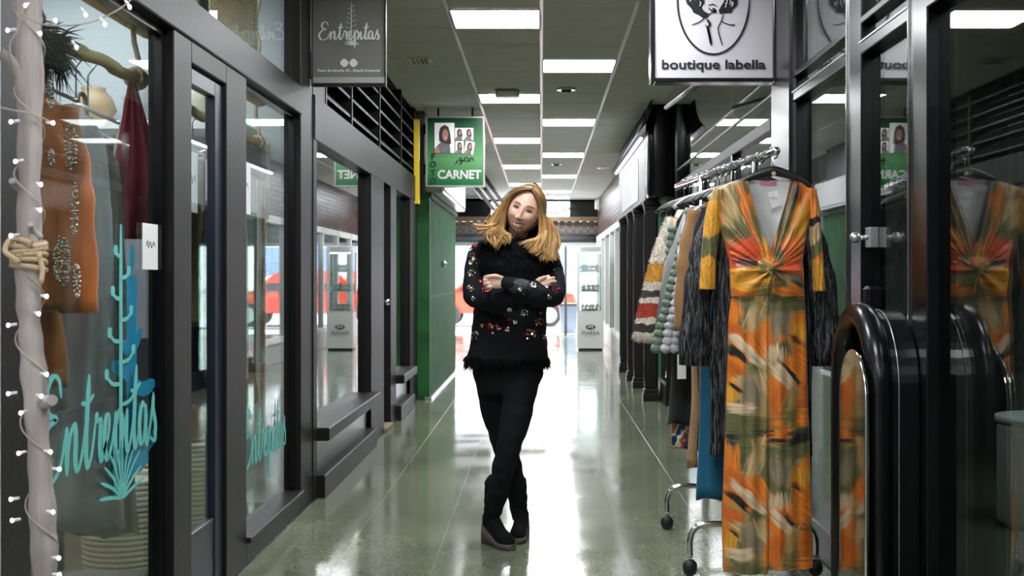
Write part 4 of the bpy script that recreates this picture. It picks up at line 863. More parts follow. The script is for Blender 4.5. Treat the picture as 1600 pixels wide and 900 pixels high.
def garment(name, lab_, cat, Y, m, z0, hw0, hw1, hd=.045, zs=1.62, sl=None, rot=0.0, folds=5, famp=.012, seed=0, dx=0.0, msl=None, parts=None, neck=.07, z1=None, shl=.19):
    rn = random.Random(seed); x = rx(Y)+dx; t = thing(name, (x, Y, z0), lab_, cat, None); R_ = Matrix.Rotation(rot, 4, 'Z')
    bm = bmesh.new(); rings = []; nz = 26; ph = rn.uniform(0, 6)
    for i in range(nz+1):
        f_ = i/nz; z = zs-(zs-z0)*f_**1.0
        if f_ < .05: hw = neck+(shl-neck)*(f_/.05)**.6
        else: hw = shl+(hw0-shl)*min(1, (f_-.05)/.25) if f_ < .3 else hw0+(hw1-hw0)*(f_-.3)/.7
        ring = []
        for k_ in range(48):
            a_ = k_/48*2*math.pi; c, s = math.cos(a_), math.sin(a_)
            xx = hw*math.copysign(abs(c)**.8, c); yy = hd*(.35+.65*min(1, f_*6))*math.copysign(abs(s)**.9, s)
            g = famp*min(1, f_*2.2); yy += g*math.sin(xx*folds*14+ph+1.2*math.sin(f_*4+ph))+g*.5*math.sin(xx*folds*31+ph*2+f_*3)
            xx += g*.5*math.sin(f_*9+ph+s)
            zz = z+(-.035*abs(xx/max(shl, .01))**2*(1 if f_ < .2 else 0))+(.008*math.sin(a_*5+ph) if i == nz else 0)
            ring.append(R_ @ Vector((xx, yy, zz))+Vector((x, Y, 0)))
        rings.append(ring)
    loft(bm, rings); mk('body', bm, m, t)
    if sl:
        for s in (-1, 1):
            (ox, zl, r0, r1) = sl; bm = bmesh.new(); pts = catmull([(s*(shl-.03), 0, zs-.05), (s*(shl+ox*.35), -.01, zs-.22), (s*(shl+ox*.8), -.02, (zs+zl)/2-.05), (s*(shl+ox), -.015, zl)], 6)
            pts = [R_ @ p+Vector((x, Y, 0)) for p in pts]; rr_ = [r0+(r1-r0)*(i/(len(pts)-1))+.004*math.sin(i*1.3+ph) for i in range(len(pts))]
            tube(bm, pts, rr_, 16, flat=(1, .62), up=(1, 0, 0)); mk('sleeve', bm, msl or m, t)
    return t
def cloth(name, c, **k): 
    kw = dict(rough=.8, var=.15, vscale=8, bump=.25, bscale=120, sheen=.2); kw.update(k); return mat(name, c, **kw)
def velvet(name, base, hi):  # pale streaks in the base colour stand for highlights on the crushed pile
    m = bpy.data.materials.new(name); m.use_nodes = True; nt = m.node_tree; b = nt.nodes['Principled BSDF']; N = nt.nodes.new; L = nt.links.new
    tc = N('ShaderNodeTexCoord'); mp = N('ShaderNodeMapping'); mp.inputs['Scale'].default_value = (70, 70, 7); L(tc.outputs['Object'], mp.inputs[0])
    n_ = N('ShaderNodeTexNoise'); n_.inputs['Scale'].default_value = 1.6; n_.inputs['Detail'].default_value = 6; n_.inputs['Distortion'].default_value = 1.2; L(mp.outputs[0], n_.inputs['Vector'])
    r = N('ShaderNodeValToRGB'); r.color_ramp.elements[0].position = .46; r.color_ramp.elements[1].position = .64; r.color_ramp.elements[0].color = (*base, 1); r.color_ramp.elements[1].color = (*hi, 1); L(n_.outputs['Fac'], r.inputs[0]); L(r.outputs[0], b.inputs['Base Color'])
    bp = N('ShaderNodeBump'); bp.inputs['Strength'].default_value = .7; bp.inputs['Distance'].default_value = .01; L(n_.outputs['Fac'], bp.inputs['Height']); L(bp.outputs[0], b.inputs['Normal']); b.inputs['Roughness'].default_value = .42
    b.inputs['Specular IOR Level'].default_value = .3; return m
def zstripes(name, stops, rough=.9):
    m = bpy.data.materials.new(name); m.use_nodes = True; nt = m.node_tree; b = nt.nodes['Principled BSDF']; N = nt.nodes.new; L = nt.links.new
    g = N('ShaderNodeNewGeometry'); s = N('ShaderNodeSeparateXYZ'); L(g.outputs['Position'], s.inputs[0])
    n_ = N('ShaderNodeTexNoise'); n_.inputs['Scale'].default_value = 30; L(g.outputs['Position'], n_.inputs['Vector'])
    ad = N('ShaderNodeMath'); ad.operation = 'MULTIPLY_ADD'; ad.inputs[1].default_value = .03; L(n_.outputs['Fac'], ad.inputs[0]); L(s.outputs[2], ad.inputs[2])
    mr = N('ShaderNodeMapRange'); mr.inputs[1].default_value = .8; mr.inputs[2].default_value = 1.8; L(ad.outputs[0], mr.inputs[0])
    r = N('ShaderNodeValToRGB'); r.color_ramp.interpolation = 'CONSTANT'
    els = r.color_ramp.elements; els[0].position = 0; els[0].color = (*stops[0][1], 1); els[1].position = (stops[1][0]-.8); els[1].color = (*stops[1][1], 1)
    for z, c in stops[2:]: e = els.new(z-.8); e.color = (*c, 1)
    L(mr.outputs[0], r.inputs[0]); L(r.outputs[0], b.inputs['Base Color']); b.inputs['Roughness'].default_value = rough; b.inputs['Sheen Weight'].default_value = .3; return m
def fur(o, n_, L_, seed=1, droop=.4, th=.0022, name='fur', m=None):
    """short hairs on the surface of mesh object o, as one child mesh"""
    me = o.data; me.calc_loop_triangles(); rn = random.Random(seed); tris = me.loop_triangles; ws = [t.area for t in tris]
    pick = rn.choices(range(len(tris)), ws, k=n_); bm = bmesh.new()
    for ti in pick:
        t = tris[ti]; a, b, c = [me.vertices[v].co for v in t.vertices]; u, v = rn.random(), rn.random()
        if u+v > 1: u, v = 1-u, 1-v
        p = a+(b-a)*u+(c-a)*v; nn = Vector(t.normal); d = (nn+Vector((rn.uniform(-.5, .5), rn.uniform(-.5, .5), rn.uniform(-.5, .5)-droop))).normalized()
        s = d.cross(Vector((rn.uniform(-1, 1), rn.uniform(-1, 1), rn.uniform(-1, 1)))).normalized()*th; l = L_*rn.uniform(.6, 1.2)
        v0, v1, v2, v3 = bm.verts.new(p-s), bm.verts.new(p+s), bm.verts.new(p+d*l*.6+s*.6+Vector((0, 0, -droop*l*.1))), bm.verts.new(p+d*l+Vector((0, 0, -droop*l*.35)))
        bm.faces.new((v0, v1, v2)); bm.faces.new((v0, v2, v3))
    f = mk(name, bm, m or list(me.materials), o.parent); f.matrix_parent_inverse = o.matrix_parent_inverse.copy(); f['kind'] = 'stuff'; return f
# --- garments from the far end to the near end of the rack
cr, mu, br_, rd = (.72, .66, .58), (.62, .33, .03), (.06, .045, .04), (.48, .06, .025)
M_stripe = zstripes('striped_fur', [(0, mu), (.925, cr), (.985, br_), (1.03, cr), (1.06, rd), (1.135, cr), (1.165, br_), (1.20, cr), (1.245, mu), (1.34, cr)])
g1 = thing('fur_coat', (.68, 6.55, .88), 'cream fur coat with mustard, brown and red stripes, farthest left on rack', 'coat')
bm = bmesh.new(); tube(bm, catmull([P(1050, 342, 6.50), P(1038, 400, 6.46), P(1027, 470, 6.42), P(1020, 532, 6.40)], 7), [.030, .058, .080, .098], 20, flat=(1, .75), up=(1, 0, 0)); s1 = mk('sleeve', bm, M_stripe, g1)
bm = bmesh.new(); tube(bm, [(.80, 6.56, 1.61), (.78, 6.56, 1.3), (.76, 6.56, .92)], [.08, .17, .17], 24, flat=(1, .35), up=(1, 0, 0)); s2 = mk('body', bm, M_stripe, g1)
fur(s1, 11000, .019, 1, th=.0013); fur(s2, 3000, .019, 2, th=.0013)
bm = bmesh.new(); tube(bm, catmull([P(1056, 345, 6.40), P(1052, 420, 6.36), P(1048, 490, 6.32), P(1042, 525, 6.30)], 6), [.012, .02, .026, .03], 10, flat=(1, .5), up=(1, 0, 0)); mk('lining_edge', bm, cloth('camel_lining', (.55, .34, .16)), g1)
M_blk = cloth('black_wool', (.012, .012, .013)); M_blk2 = cloth('black_satin', (.01, .01, .012), rough=.45)
garment('long_dress', 'orange, blue and white patterned dress hem showing under the black coat', 'dress', 6.42, mat('patterned_silk', (.5, .13, .03), .5, var=.9, vscale=9), .37, .15, .16, seed=3, dx=.07, shl=.12)
def nm_pattern(m):
    nt = m.node_tree; r = [n for n in nt.nodes if n.type == 'VALTORGB'][0]; r.color_ramp.interpolation = 'CONSTANT'; e = r.color_ramp.elements
    e[0].position = 0; e[0].color = (.01, .03, .10, 1); e[1].position = .62; e[1].color = (.55, .13, .02, 1)
    for p_, c_ in ((.44, (.7, .7, .68)), (.49, (.55, .12, .02)), (.58, (.03, .06, .2))): q = e.new(p_); q.color = (*c_, 1)
nm_pattern(bpy.data.materials['patterned_silk'])
garment('long_coat', 'long black coat behind the grey pompom coat', 'coat', 6.38, M_blk, .50, .13, .15, seed=4, dx=.035, shl=.12)
# pompom coat
g4 = thing('pompom_coat', (.72, 6.24, .88), 'grey lavender and green fluffy coat made of rows of tufts', 'coat')
bm = bmesh.new(); tube(bm, [(.79, 6.26, 1.6), (.74, 6.26, 1.3), (.70, 6.26, .92)], [.06, .12, .135], 20, flat=(1, .3), up=(1, 0, 0)); mk('body', bm, mat('grey_knit', (.3, .3, .32), .9), g4)
M_lav = cloth('lavender_tuft', (.50, .49, .53), bump=.5, bscale=60); M_grn = cloth('sage_tuft', (.17, .24, .17), bump=.5, bscale=60); rn = random.Random(8)
for c_, (xo, mi) in enumerate(((-.10, 0), (-.065, 1), (-.03, 0), (0.01, 0), (.05, 0))):
    bm = bmesh.new()
    for q in range(19):
        f_ = q/18; z = 1.58-.68*f_; xx = .79-.09*f_+xo*(.5+.75*f_); ball(bm, (xx+rn.uniform(-.004, .004), 6.19-.03*math.sin(c_)-.01*f_, z), .026*(.75+.3*f_), 2, s=(1.1, 1, .95))
    for v in bm.verts: v.co += Vector(noise.noise_vector(v.co*60))*.006
    o = mk('tuft_row', bm, M_lav if c_ != 0 else M_grn, g4)
    if c_ == 0: o['label'] = 'outermost row of sage green tufts'
bm = bmesh.new()
for q in range(12):
    f_ = q/11; ball(bm, (.665-.04*f_, 6.28, 1.5-.42*f_), .026, 2, s=(1, 1, .9))
for v in bm.verts: v.co += Vector(noise.noise_vector(v.co*60))*.006
o = mk('tuft_row', bm, M_grn, g4); o['label'] = 'sage green tufts'
garment('white_shirt', 'white shirt hanging between the fluffy coat and the dark jacket', 'shirt', 6.12, cloth('white_cotton', (.68, .68, .68)), .98, .15, .155, seed=6, dx=.035, shl=.12, sl=(.01, 1.05, .035, .04))
pt_ = tag(B('price_tag', M_paper, (.662, .705, 6.02, 6.022, .76, .88), r=0), 'white paper tag hanging low from the white shirt', 'price tag')
bm = bmesh.new(); tube(bm, [(.68, 6.021, .88), (.69, 6.04, 1.05)], .0015, 5); mk('string', bm, M_paper, pt_)
garment('dark_jacket', 'dark brown jacket between the white shirt and the camel coat', 'jacket', 6.02, cloth('dark_brown_wool', (.03, .022, .02)), .85, .165, .17, seed=7, dx=.045, shl=.14, sl=(.015, 1.0, .04, .045))
garment('camel_coat', 'long camel brown coat in the middle of the rack', 'coat', 5.88, cloth('camel_wool', (.36, .19, .08)), .35, .135, .145, seed=8, dx=.02, shl=.14, sl=(.03, 1.0, .038, .05), famp=.02)
garment('sequin_skirt', 'black beaded skirt with white fringe showing below the coats', 'skirt', 5.80, mat('black_sequins', (.03, .03, .035), .25, var=.8, vscale=90, bump=.8, bscale=150), .42, .12, .13, zs=1.1, seed=9, dx=.03, shl=.12, neck=.1)
bm = bmesh.new()
for q in range(26): x = rx(5.8)-.10+.26*q/26; tube(bm, [(x, 5.80, .44), (x+.003*math.sin(q), 5.80, .30)], .0028, 5)
o = mk('fringe', bm, M_paper, bpy.data.objects['sequin_skirt'])
garment('black_coat', 'plain black wool coat in front of the camel coat', 'coat', 5.68, M_blk, .88, .175, .18, seed=10, dx=.045, shl=.155, sl=(.03, 1.02, .04, .05), famp=.018)
garment('black_blouse', 'black satin blouse just behind the grey velvet dress', 'blouse', 5.52, M_blk2, .95, .165, .17, seed=12, dx=.04, shl=.15, sl=(.01, 1.1, .03, .03))
M_vel = velvet('crushed_velvet', (.003, .003, .004), (.14, .14, .15))
M_vel2 = velvet('crushed_velvet_pale', (.006, .006, .008), (.20, .20, .21))
garment('velvet_jacket', 'pale grey crushed velvet jacket with long sleeves behind the print dress', 'jacket', 5.40, M_vel2, .95, .16, .165, seed=13, dx=.03, shl=.15, sl=(.05, .88, .034, .04), msl=M_vel2)
garment('blue_dress', 'long petrol blue dress hanging low behind the print dress', 'dress', 5.28, cloth('petrol_crepe', (.0, .085, .16)), .31, .145, .175, seed=14, dx=-.055, shl=.14, famp=.008)
garment('velvet_cardigan', 'long dark grey crushed velvet cardigan directly behind the print dress', 'cardigan', 5.13, M_vel, .52, .19, .215, seed=15, dx=.0, shl=.19, sl=(.085, .89, .045, .065), famp=.016)
garment('black_trousers', 'black garment hanging at right edge behind the print dress', 'trousers', 5.22, M_blk, .64, .09, .10, zs=1.45, seed=16, dx=.15, shl=.08, neck=.06)
ys = [6.55, 6.42, 6.36, 6.24, 6.12, 6.02, 5.88, 5.80, 5.68, 5.52, 5.40, 5.28, 5.13]
M_wh = mat('white_hanger', (.6, .6, .6), .4)
gn = ['striped fur coat', 'orange and blue patterned dress', 'long black coat', 'fluffy pompom coat', 'white shirt', 'dark brown jacket', 'camel coat', 'beaded skirt', 'plain black wool coat', 'black satin blouse', 'pale velvet jacket', 'petrol blue dress', 'dark velvet cardigan']
for i, y in enumerate(ys): hanger(y, 'narrow %s hanger on the rack holding the %s' % ('white' if i in (4, 10) else 'black', gn[i]), rot=.0, zt=1.655, w_=.30, group='hangers along the crowded rack', m=M_wh if i in (4, 10) else M_hang)
# ------------------------------------------------------------ front print dress
DY = 4.95
h0 = hanger(4.94, 'wide black hanger with brass button carrying the orange print dress', w_=.30, button=True, zt=1.672, group=None)
def interp(tab, y):
    if y <= tab[0][0]: return tab[0][1]
    for (a, b), (c, d) in zip(tab[:-1], tab[1:]):
        if y <= c:
            t = (y-a)/(c-a); return b+(d-b)*t
    return tab[-1][1]
LX = [(281, 1163), (285, 1146), (291, 1128), (300, 1113), (330, 1117), (357, 1125), (406, 1139), (463, 1142), (500, 1138), (580, 1136), (700, 1132), (806, 1128), (893, 1130)]
RX = [(281, 1238), (285, 1250), (291, 1266), (300, 1275), (330, 1268), (365, 1259), (410, 1254), (463, 1257), (527, 1260), (620, 1262), (760, 1267), (886, 1270)]
VL = [(281, 1167), (323, 1177), (365, 1189), (390, 1200), (893, 1197)]; VR = [(281, 1234), (316, 1225), (357, 1211), (390, 1200.5), (893, 1197.5)]
OR, OR2, YE, OL, BE, CRM, TA, BK, TN, RDO = (.72, .20, .02), (.55, .12, .01), (.70, .33, .03), (.12, .12, .045), (.50, .36, .18), (.66, .50, .32), (.25, .20, .13), (.012, .012, .012), (.42, .26, .08), (.60, .075, .02)
def S(x, y, L_, w_, ang, c, s=.25): return (x, y, L_/2, w_/2, math.radians(ang), c, s)
def zz(x, y): return (980+x/2.144, 480+y/2.144)
def Z(x, y, L_, w_, ang, c, s=.25): a = zz(x, y); return S(a[0], a[1], L_/2.144, w_/2.144, ang, c, s)
base_strokes = []
for rep in (-1, 0, 1):
    o_ = 485*rep
    base_strokes += [Z(400, 390+o_, 150, 60, 0, OL, .4), Z(350, 440+o_, 60, 40, 0, BK, .4), Z(420, 420+o_, 110, 16, -8, BK, .5), Z(400, 480+o_, 90, 120, 0, OL, .3), Z(345, 510+o_, 100, 50, 90, OR, .3), Z(418, 515+o_, 150, 50, -72, BE, .25), Z(435, 470+o_, 60, 30, 80, TN, .4),
        Z(370, 585+o_, 130, 60, 35, OR2), Z(365, 640+o_, 80, 26, 42, BK, .3), Z(430, 600+o_, 100, 60, 60, OR), Z(425, 690+o_, 50, 50, 0, OL, .3), Z(395, 628+o_, 150, 32, 42, CRM, .12), Z(345, 690+o_, 100, 40, 40, OR2), Z(380, 730+o_, 60, 30, 30, BE), Z(410, 775+o_, 120, 80, 90, TA, .25), Z(440, 730+o_, 70, 40, 70, BE, .3), Z(345, 775+o_, 80, 40, 90, YE), Z(375, 820+o_, 80, 40, 0, CRM, .3), Z(355, 750+o_, 40, 14, 40, BK, .4)]
    base_strokes += [Z(505, 530+o_, 110, 70, 90, TA, .25), Z(550, 470+o_, 140, 60, 0, OL, .3), Z(570, 430+o_, 90, 36, -10, BK, .4), Z(490, 440+o_, 50, 14, 0, BK, .5), Z(585, 565+o_, 60, 60, 90, YE), Z(560, 600+o_, 60, 22, 40, BK, .4), Z(565, 660+o_, 120, 90, 40, OR), Z(515, 620+o_, 50, 60, 90, OL, .4), Z(490, 640+o_, 50, 60, 90, CRM, .4), Z(550, 720+o_, 110, 22, 45, BK, .3), Z(528, 730+o_, 160, 36, 46, CRM, .12), Z(590, 790+o_, 60, 120, 0, OR2), Z(500, 800+o_, 120, 50, 90, OR2), Z(535, 800+o_, 130, 46, -70, TN, .25), Z(560, 850+o_, 80, 70, 0, OL, .4), Z(585, 855+o_, 60, 60, 0, OR, .4)]
bod = [S(1160, 330, 120, 60, 80, OL, .5), S(1140, 330, 90, 26, 80, BE, .4), S(1168, 330, 80, 18, 75, OR, .4), S(1150, 372, 46, 40, 60, OL, .3), S(1160, 400, 60, 44, -30, RDO, .3), S(1175, 415, 50, 14, 10, BK, .5), S(1160, 440, 70, 34, -10, YE, .4), S(1160, 462, 50, 16, 20, OR2, .4), S(1190, 385, 60, 12, 75, YE, .4), S(1180, 350, 60, 14, 70, OL, .4),
       S(1245, 330, 90, 50, 110, OR, .4), S(1225, 340, 110, 16, 108, OL, .4), S(1240, 300, 40, 16, 100, BK, .5), S(1250, 345, 50, 24, 110, YE, .4), S(1232, 412, 60, 40, 20, RDO, .3), S(1240, 395, 50, 20, -30, OR2, .4), S(1244, 440, 34, 16, 25, TA, .4), S(1248, 446, 24, 8, 25, BK, .5), S(1235, 458, 50, 18, 15, OR, .4), S(1212, 400, 30, 14, 70, OL, .4), S(1200, 421, 30, 12, 20, OL, .4)]
def streak(x, y, a, f=1): 
    u = x*math.cos(a)+y*math.sin(a); v = -x*math.sin(a)+y*math.cos(a); return (noise.noise(Vector((u*.03*f, v*.35*f, a*3)))+.6*noise.noise(Vector((u*.06*f, v*.9*f, a*3+5))))
def paint(px, py):
    wx = px+3.5*noise.noise(Vector((px*.05, py*.05, 0))); wy = py+4*noise.noise(Vector((px*.05, py*.05, 7)))
    n_ = noise.noise(Vector((wx*.022, wy*.016, 3)))
    c = OR if n_ > .05 else (TN if n_ > -.12 else OL); c = tuple(c)
    for (x, y, L_, w_, a, col, s) in (bod if py < 470 else []) + (base_strokes if py >= 463 else []):
        if abs(wx-x) > L_+w_ or abs(wy-y) > L_+w_: continue
        u = (wx-x)*math.cos(a)+(wy-y)*math.sin(a); v = -(wx-x)*math.sin(a)+(wy-y)*math.cos(a)
        d = max((abs(u)/L_)**2.5+(abs(v)/w_)**2.5, 0)**.4; st = streak(px, py, a)
        k_ = (1-d)/(s*1.7)+.55+st*1.15; k_ = max(0, min(1, k_))
        sh = 1+.42*st; c = tuple(ci*(1-k_)+min(1, max(0, cj*sh))*k_ for ci, cj in zip(c, col))
    return c
def colmat(name, rough, sheen=0, **kw):
    m = mat(name, (.5, .5, .5), rough, sheen=sheen, **kw); nt = m.node_tree; a = nt.nodes.new('ShaderNodeAttribute'); a.attribute_name = 'print'; nt.links.new(a.outputs['Color'], nt.nodes['Principled BSDF'].inputs['Base Color']); return m
M_print = colmat('print_jersey', .42, sheen=.25)
KX, KY = 1199, 420
def relief(px, py):
    d = 0
    if py < 425:
        a = math.atan2(KY-py+4, px-KX); k_ = min(1, max(0, (425-py)/30)); d += .0055*k_*math.sin(a*38+1.5*math.sin(a*9))*min(1, abs(px-KX)/20)
        d += .010*math.exp(-((px-1160)/22)**2-((py-395)/28)**2)+.010*math.exp(-((px-1238)/20)**2-((py-395)/28)**2)
    if 400 < py < 475:
        r_ = math.hypot(px-KX, (py-KY)*1.6); a = math.atan2(py-KY, abs(px-KX)+1); k_ = max(0, 1-((py-437)/34)**2)
        d += k_*(.020+.011*math.sin(a*10+.8*math.sin(r_*.05)))
    if py > 455:
        k_ = min(1, (py-455)/60); d += k_*(.006*math.sin(px*.11+.6*math.sin(py*.006))+.004*math.sin(px*.31+2+.5*math.sin(py*.01)))
        d -= .010*math.exp(-((px-1197)/2.2)**2)*k_
    d += .012*math.exp(-((px-KX)/9)**2-((py-KY)/12)**2)
    return d
DR = thing('print_dress', (.89, DY, .08), 'long orange, olive and beige brushstroke print dress at rack front', 'dress')
def dress_sheet(name, side, back=False):
    bm = bmesh.new(); lay = bm.verts.layers.float_color.new('print'); rows = []; py = 281.0; nc = 46
    while py <= 893:
        if side < 0: a, b = interp(LX, py), interp(VL, py)
        else: a, b = interp(VR, py), interp(RX, py)
        if side > 0 and py > 887: break
        row = []
        for j in range(nc+1):
            px = a+(b-a)*j/nc; cxm = (interp(LX, py)+interp(RX, py))/2; hwm = (interp(RX, py)-interp(LX, py))/2
            s = max(0, 1-((px-cxm)/hwm)**2)**.5; dep = .02+.04*min(1, (py-270)/120)
            y = DY-.005-(dep*s+relief(px, py)*min(1, s*2)) if not back else DY+.01+.03*s
            q = P(px, py, DY); v = bm.verts.new((q.x, y, q.z)); c = paint(px, py); v[lay] = (*c, 1); row.append(v)
        rows.append(row); py += 1.6 if not back else 8
    for r1, r2 in zip(rows[:-1], rows[1:]):
        for j in range(nc): f = bm.faces.new((r1[j], r1[j+1], r2[j+1], r2[j])); f.smooth = True
    return mk(name, bm, M_print, DR)
dress_sheet('front_panel', -1); dress_sheet('front_panel', 1)
o = dress_sheet('back_panel', -1, True); o = dress_sheet('back_panel', 1, True)
bm = bmesh.new(); rows = []
for i in range(14):
    py = 283+9*i; a, b = interp(VL, py)-6, interp(VR, py)+6; rows.append([P(a+(b-a)*j/10, py, DY)+Vector((0, .002+.018*math.sin(math.pi*j/10), 0)) for j in range(11)])
loft(bm, rows, closed=False, caps=False); mk('lining', bm, cloth('white_lining', (.62, .62, .63)), DR)
# upper back across neck
bm = bmesh.new(); loft(bm, [[P(a, b, DY)+Vector((0, .03, 0)) for a, b in ((1163, 279), (1200, 282), (1237, 279))], [P(a, b, DY)+Vector((0, .03, 0)) for a, b in ((1160, 300), (1200, 300), (1240, 300))]], closed=False, caps=False); mk('neck_lining', bm, bpy.data.materials['white_lining'], DR)
B('size_label', mat('pink_label', (.6, .2, .25), .6), (rx(4.95)-.045, rx(4.95)+.02, DY+.012, DY+.0135, 1.625, 1.64), DR, r=0)
tg = thing('price_tag', (.96, DY, 1.5), 'white swing tag on the open neckline of the print dress', 'price tag')
bm = bmesh.new(); q = [P(a, b, DY-.02) for a, b in ((1199, 301), (1215, 297), (1222, 320), (1206, 326))]; loft(bm, [[p for p in q], [p+Vector((0, .001, 0)) for p in q]]); mk('card', bm, M_paper, tg, smooth=False)
bm = bmesh.new(); ribbon(bm, [(0, 0), (.008, .008), (.012, -.003), (.02, .007), (.026, 0), (.034, .008)], .002, Matrix.Translation(P(1203, 311, DY-.0215)) @ FRONT, pen=False); mk('writing', bm, mat('grey_print', (.25, .25, .28), .6), tg)
for s, cen, hw in ((-1, [(1124, 296), (1115, 330), (1111, 365), (1107, 410), (1105, 452)], [10, 12, 12.5, 12, 12.5]), (1, [(1266, 296), (1272, 330), (1274, 365), (1278, 410), (1280, 455)], [9, 9.5, 9, 9, 9])):
    bm = bmesh.new(); lay = None; path = catmull([(*c, 0) for c in cen], 16); ww = lerp_list(hw, len(path)); rings = []; info = []
    for i, p in enumerate(path):
        ring = []
        for k_ in range(30):
            a_ = k_/30*6.2832; px = p.x+ww[i]*math.cos(a_); q = P(px, p.y, DY); fold = .003*math.sin(px*.9+p.y*.03); ring.append(Vector((q.x, DY+.0-.030*math.sin(a_)+fold, q.z))); info.append((px, p.y))
        rings.append(ring)
    loft(bm, rings, caps=True); lay = bm.verts.layers.float_color.new('print'); bm.verts.ensure_lookup_table()
    for v, (px, py) in zip(bm.verts, info):
        st = streak(px, py, 1.4); c = YE if py > 405 else (OR if s > 0 else YE); n_ = noise.noise(Vector((px*.03, py*.025, 11+s)))
        py0 = py; py = py+9*noise.noise(Vector((px*.08, py*.03, 2)))
        if s < 0 and 370 < py < 402: c = OL
        elif s > 0 and 340 < py < 352: c = BK
        elif s > 0 and 352 < py < 378: c = BE
        elif s > 0 and 378 < py < 400: c = OL
        elif n_ > .25: c = TN
        v[lay] = (*[max(0, min(1, x_*(1+.6*st))) for x_ in c], 1)
    mk('sleeve', bm, M_print, DR)
bm = bmesh.new(); lay = bm.verts.layers.float_color.new('print')
for q in range(5):
    a_ = -.5+q*.25; pts = [P(KX-15, KY+6-q*4, DY-.075), P(KX-5, KY+3-q*2, DY-.088), P(KX+5, KY-3+q*2.5, DY-.088), P(KX+15, KY-9+q*6, DY-.072)]
    tube(bm, catmull(pts, 5), [.003, .008, .008, .003], 8)
for v in bm.verts: v[lay] = (*(OL if noise.noise(v.co*40) > 0 else YE), 1)
mk('twist_knot', bm, M_print, DR)
# ============================================================ LEFT WINDOW GARMENTS
def lgarment(name, lab_, cat, x, Y, m, z0, zs, hw0, hw1, sl=None, seed=0, famp=.015, shl=.16, hd=.06, neck=.05, hang=True):
    global rx_; old = globals()['rx']; globals()['rx'] = lambda y: x
    try:
        t = garment(name, lab_, cat, Y, m, z0, hw0, hw1, zs=zs, sl=sl, seed=seed, famp=famp, shl=shl, hd=hd, neck=neck)
        if hang:
            h = thing('coat_hanger', (x, Y, zs), 'wire hanger holding the %s in the left window' % name.replace('_', ' '), 'hanger'); bm = bmesh.new()
            tube(bm, catmull([(x-.14, Y, zs-.03), (x-.07, Y, zs+.0), (x, Y, zs+.03), (x+.07, Y, zs), (x+.14, Y, zs-.03)], 4), .006, 8); tube(bm, [(x, Y, zs+.03), (x, Y, 1.93), (x+.02, Y, 1.955), (x+.035, Y, 1.975), (x+.02, Y, 2.0), (x-.01, Y, 2.0)], .003, 6); mk('wire', bm, M_alu, h)
    finally: globals()['rx'] = old
    return t
M_or = mat('orange_velvet', (.36, .105, .022), .55, var=.35, vscale=14, sheen=.4, stretch=(1, 1, .3))
od = lgarment('orange_dress', 'rust orange embroidered dress hanging nearest in the left window', 'dress', -1.50, 3.62, M_or, 1.16, 1.80, .13, .17, sl=(.03, 1.15, .045, .06), seed=21, shl=.12)
M_seq = mat('silver_embroidery', (.5, .45, .38), .25, .8)
rn = random.Random(9); bm = bmesh.new()
for (ex, ey, rx2, ry2, cnt_) in ((97, 408, 13, 36, 150), (110, 228, 9, 34, 90), (78, 140, 5, 30, 50), (120, 440, 5, 26, 60), (116, 330, 5, 40, 60), (80, 245, 4, 12, 26)):
    for q in range(cnt_):
        a_ = q/cnt_*6.283*3; f_ = rn.uniform(.75, 1.1) if q % 3 else rn.random(); c_ = P(ex+rx2*f_*math.cos(a_), ey+ry2*f_*math.sin(a_), 3.535); ball(bm, c_+Vector((0, rn.uniform(-.002, .004), 0)), .0042, 1)
o = mk('embroidery', bm, M_seq, od); o['kind'] = 'stuff'
lgarment('orange_tunic', 'plain rust orange skirt hem below the embroidered dress', 'tunic', -1.56, 3.72, M_or, .93, 1.60, .10, .12, seed=22, shl=.1, hang=False)
lgarment('grey_dress', 'long pale grey sheer dress in the left window', 'dress', -1.50, 3.98, mat('grey_chiffon', (.30, .30, .31), .6, var=.2, vscale=6, stretch=(3, 3, .3)), .45, 1.78, .11, .15, seed=23, shl=.1)
lgarment('brown_dress', 'long dark taupe dress behind the grey one in the left window', 'dress', -1.52, 4.14, mat('taupe_velvet', (.085, .07, .055), .55, var=.3, vscale=8, stretch=(3, 3, .3)), .40, 1.72, .12, .17, seed=24, shl=.11)
sh = thing('shawl', (-1.46, 4.42, 1.2), 'burgundy triangular shawl hanging from the rail end', 'shawl')
bm = bmesh.new(); rows = []
for i in range(20):
    f_ = i/19; z = 1.95-.56*f_; hw = .012+.135*f_; rows.append([Vector((-1.46+.03*f_+hw*(2*j/16-1), 4.40+.012*math.sin(j*1.3+f_*3)*(.3+f_), z)) for j in range(17)])
rows2 = [[p+Vector((0, .004, 0)) for p in reversed(r)] for r in rows]; loft(bm, [a+b for a, b in zip(rows, rows2)]); mk('cloth', bm, mat('burgundy_knit', (.22, .025, .04), .8, var=.2), sh)
# hanging clothes row at the back
cols_ = [(.02, .025, .04), (.25, .26, .3), (.05, .04, .04), (.3, .22, .17), (.01, .01, .012), (.12, .16, .2), (.35, .33, .3), (.06, .02, .025), (.03, .04, .06), (.2, .15, .1)]
cn = ['navy', 'grey', 'charcoal', 'sand', 'black', 'slate blue', 'stone', 'dark red', 'ink blue', 'brown']
for i, c_ in enumerate(cols_):
    t = tag(B('hanging_shirt', cloth('back_shirt_%s' % cn[i].replace(' ', '_'), c_), (-1.78-.24*i-.16, -1.78-.24*i, 6.40, 6.60, .85+.06*(i % 3), 1.52), r=.03), '%s garment hanging on the rear rail of the left shop' % cn[i], 'garment')
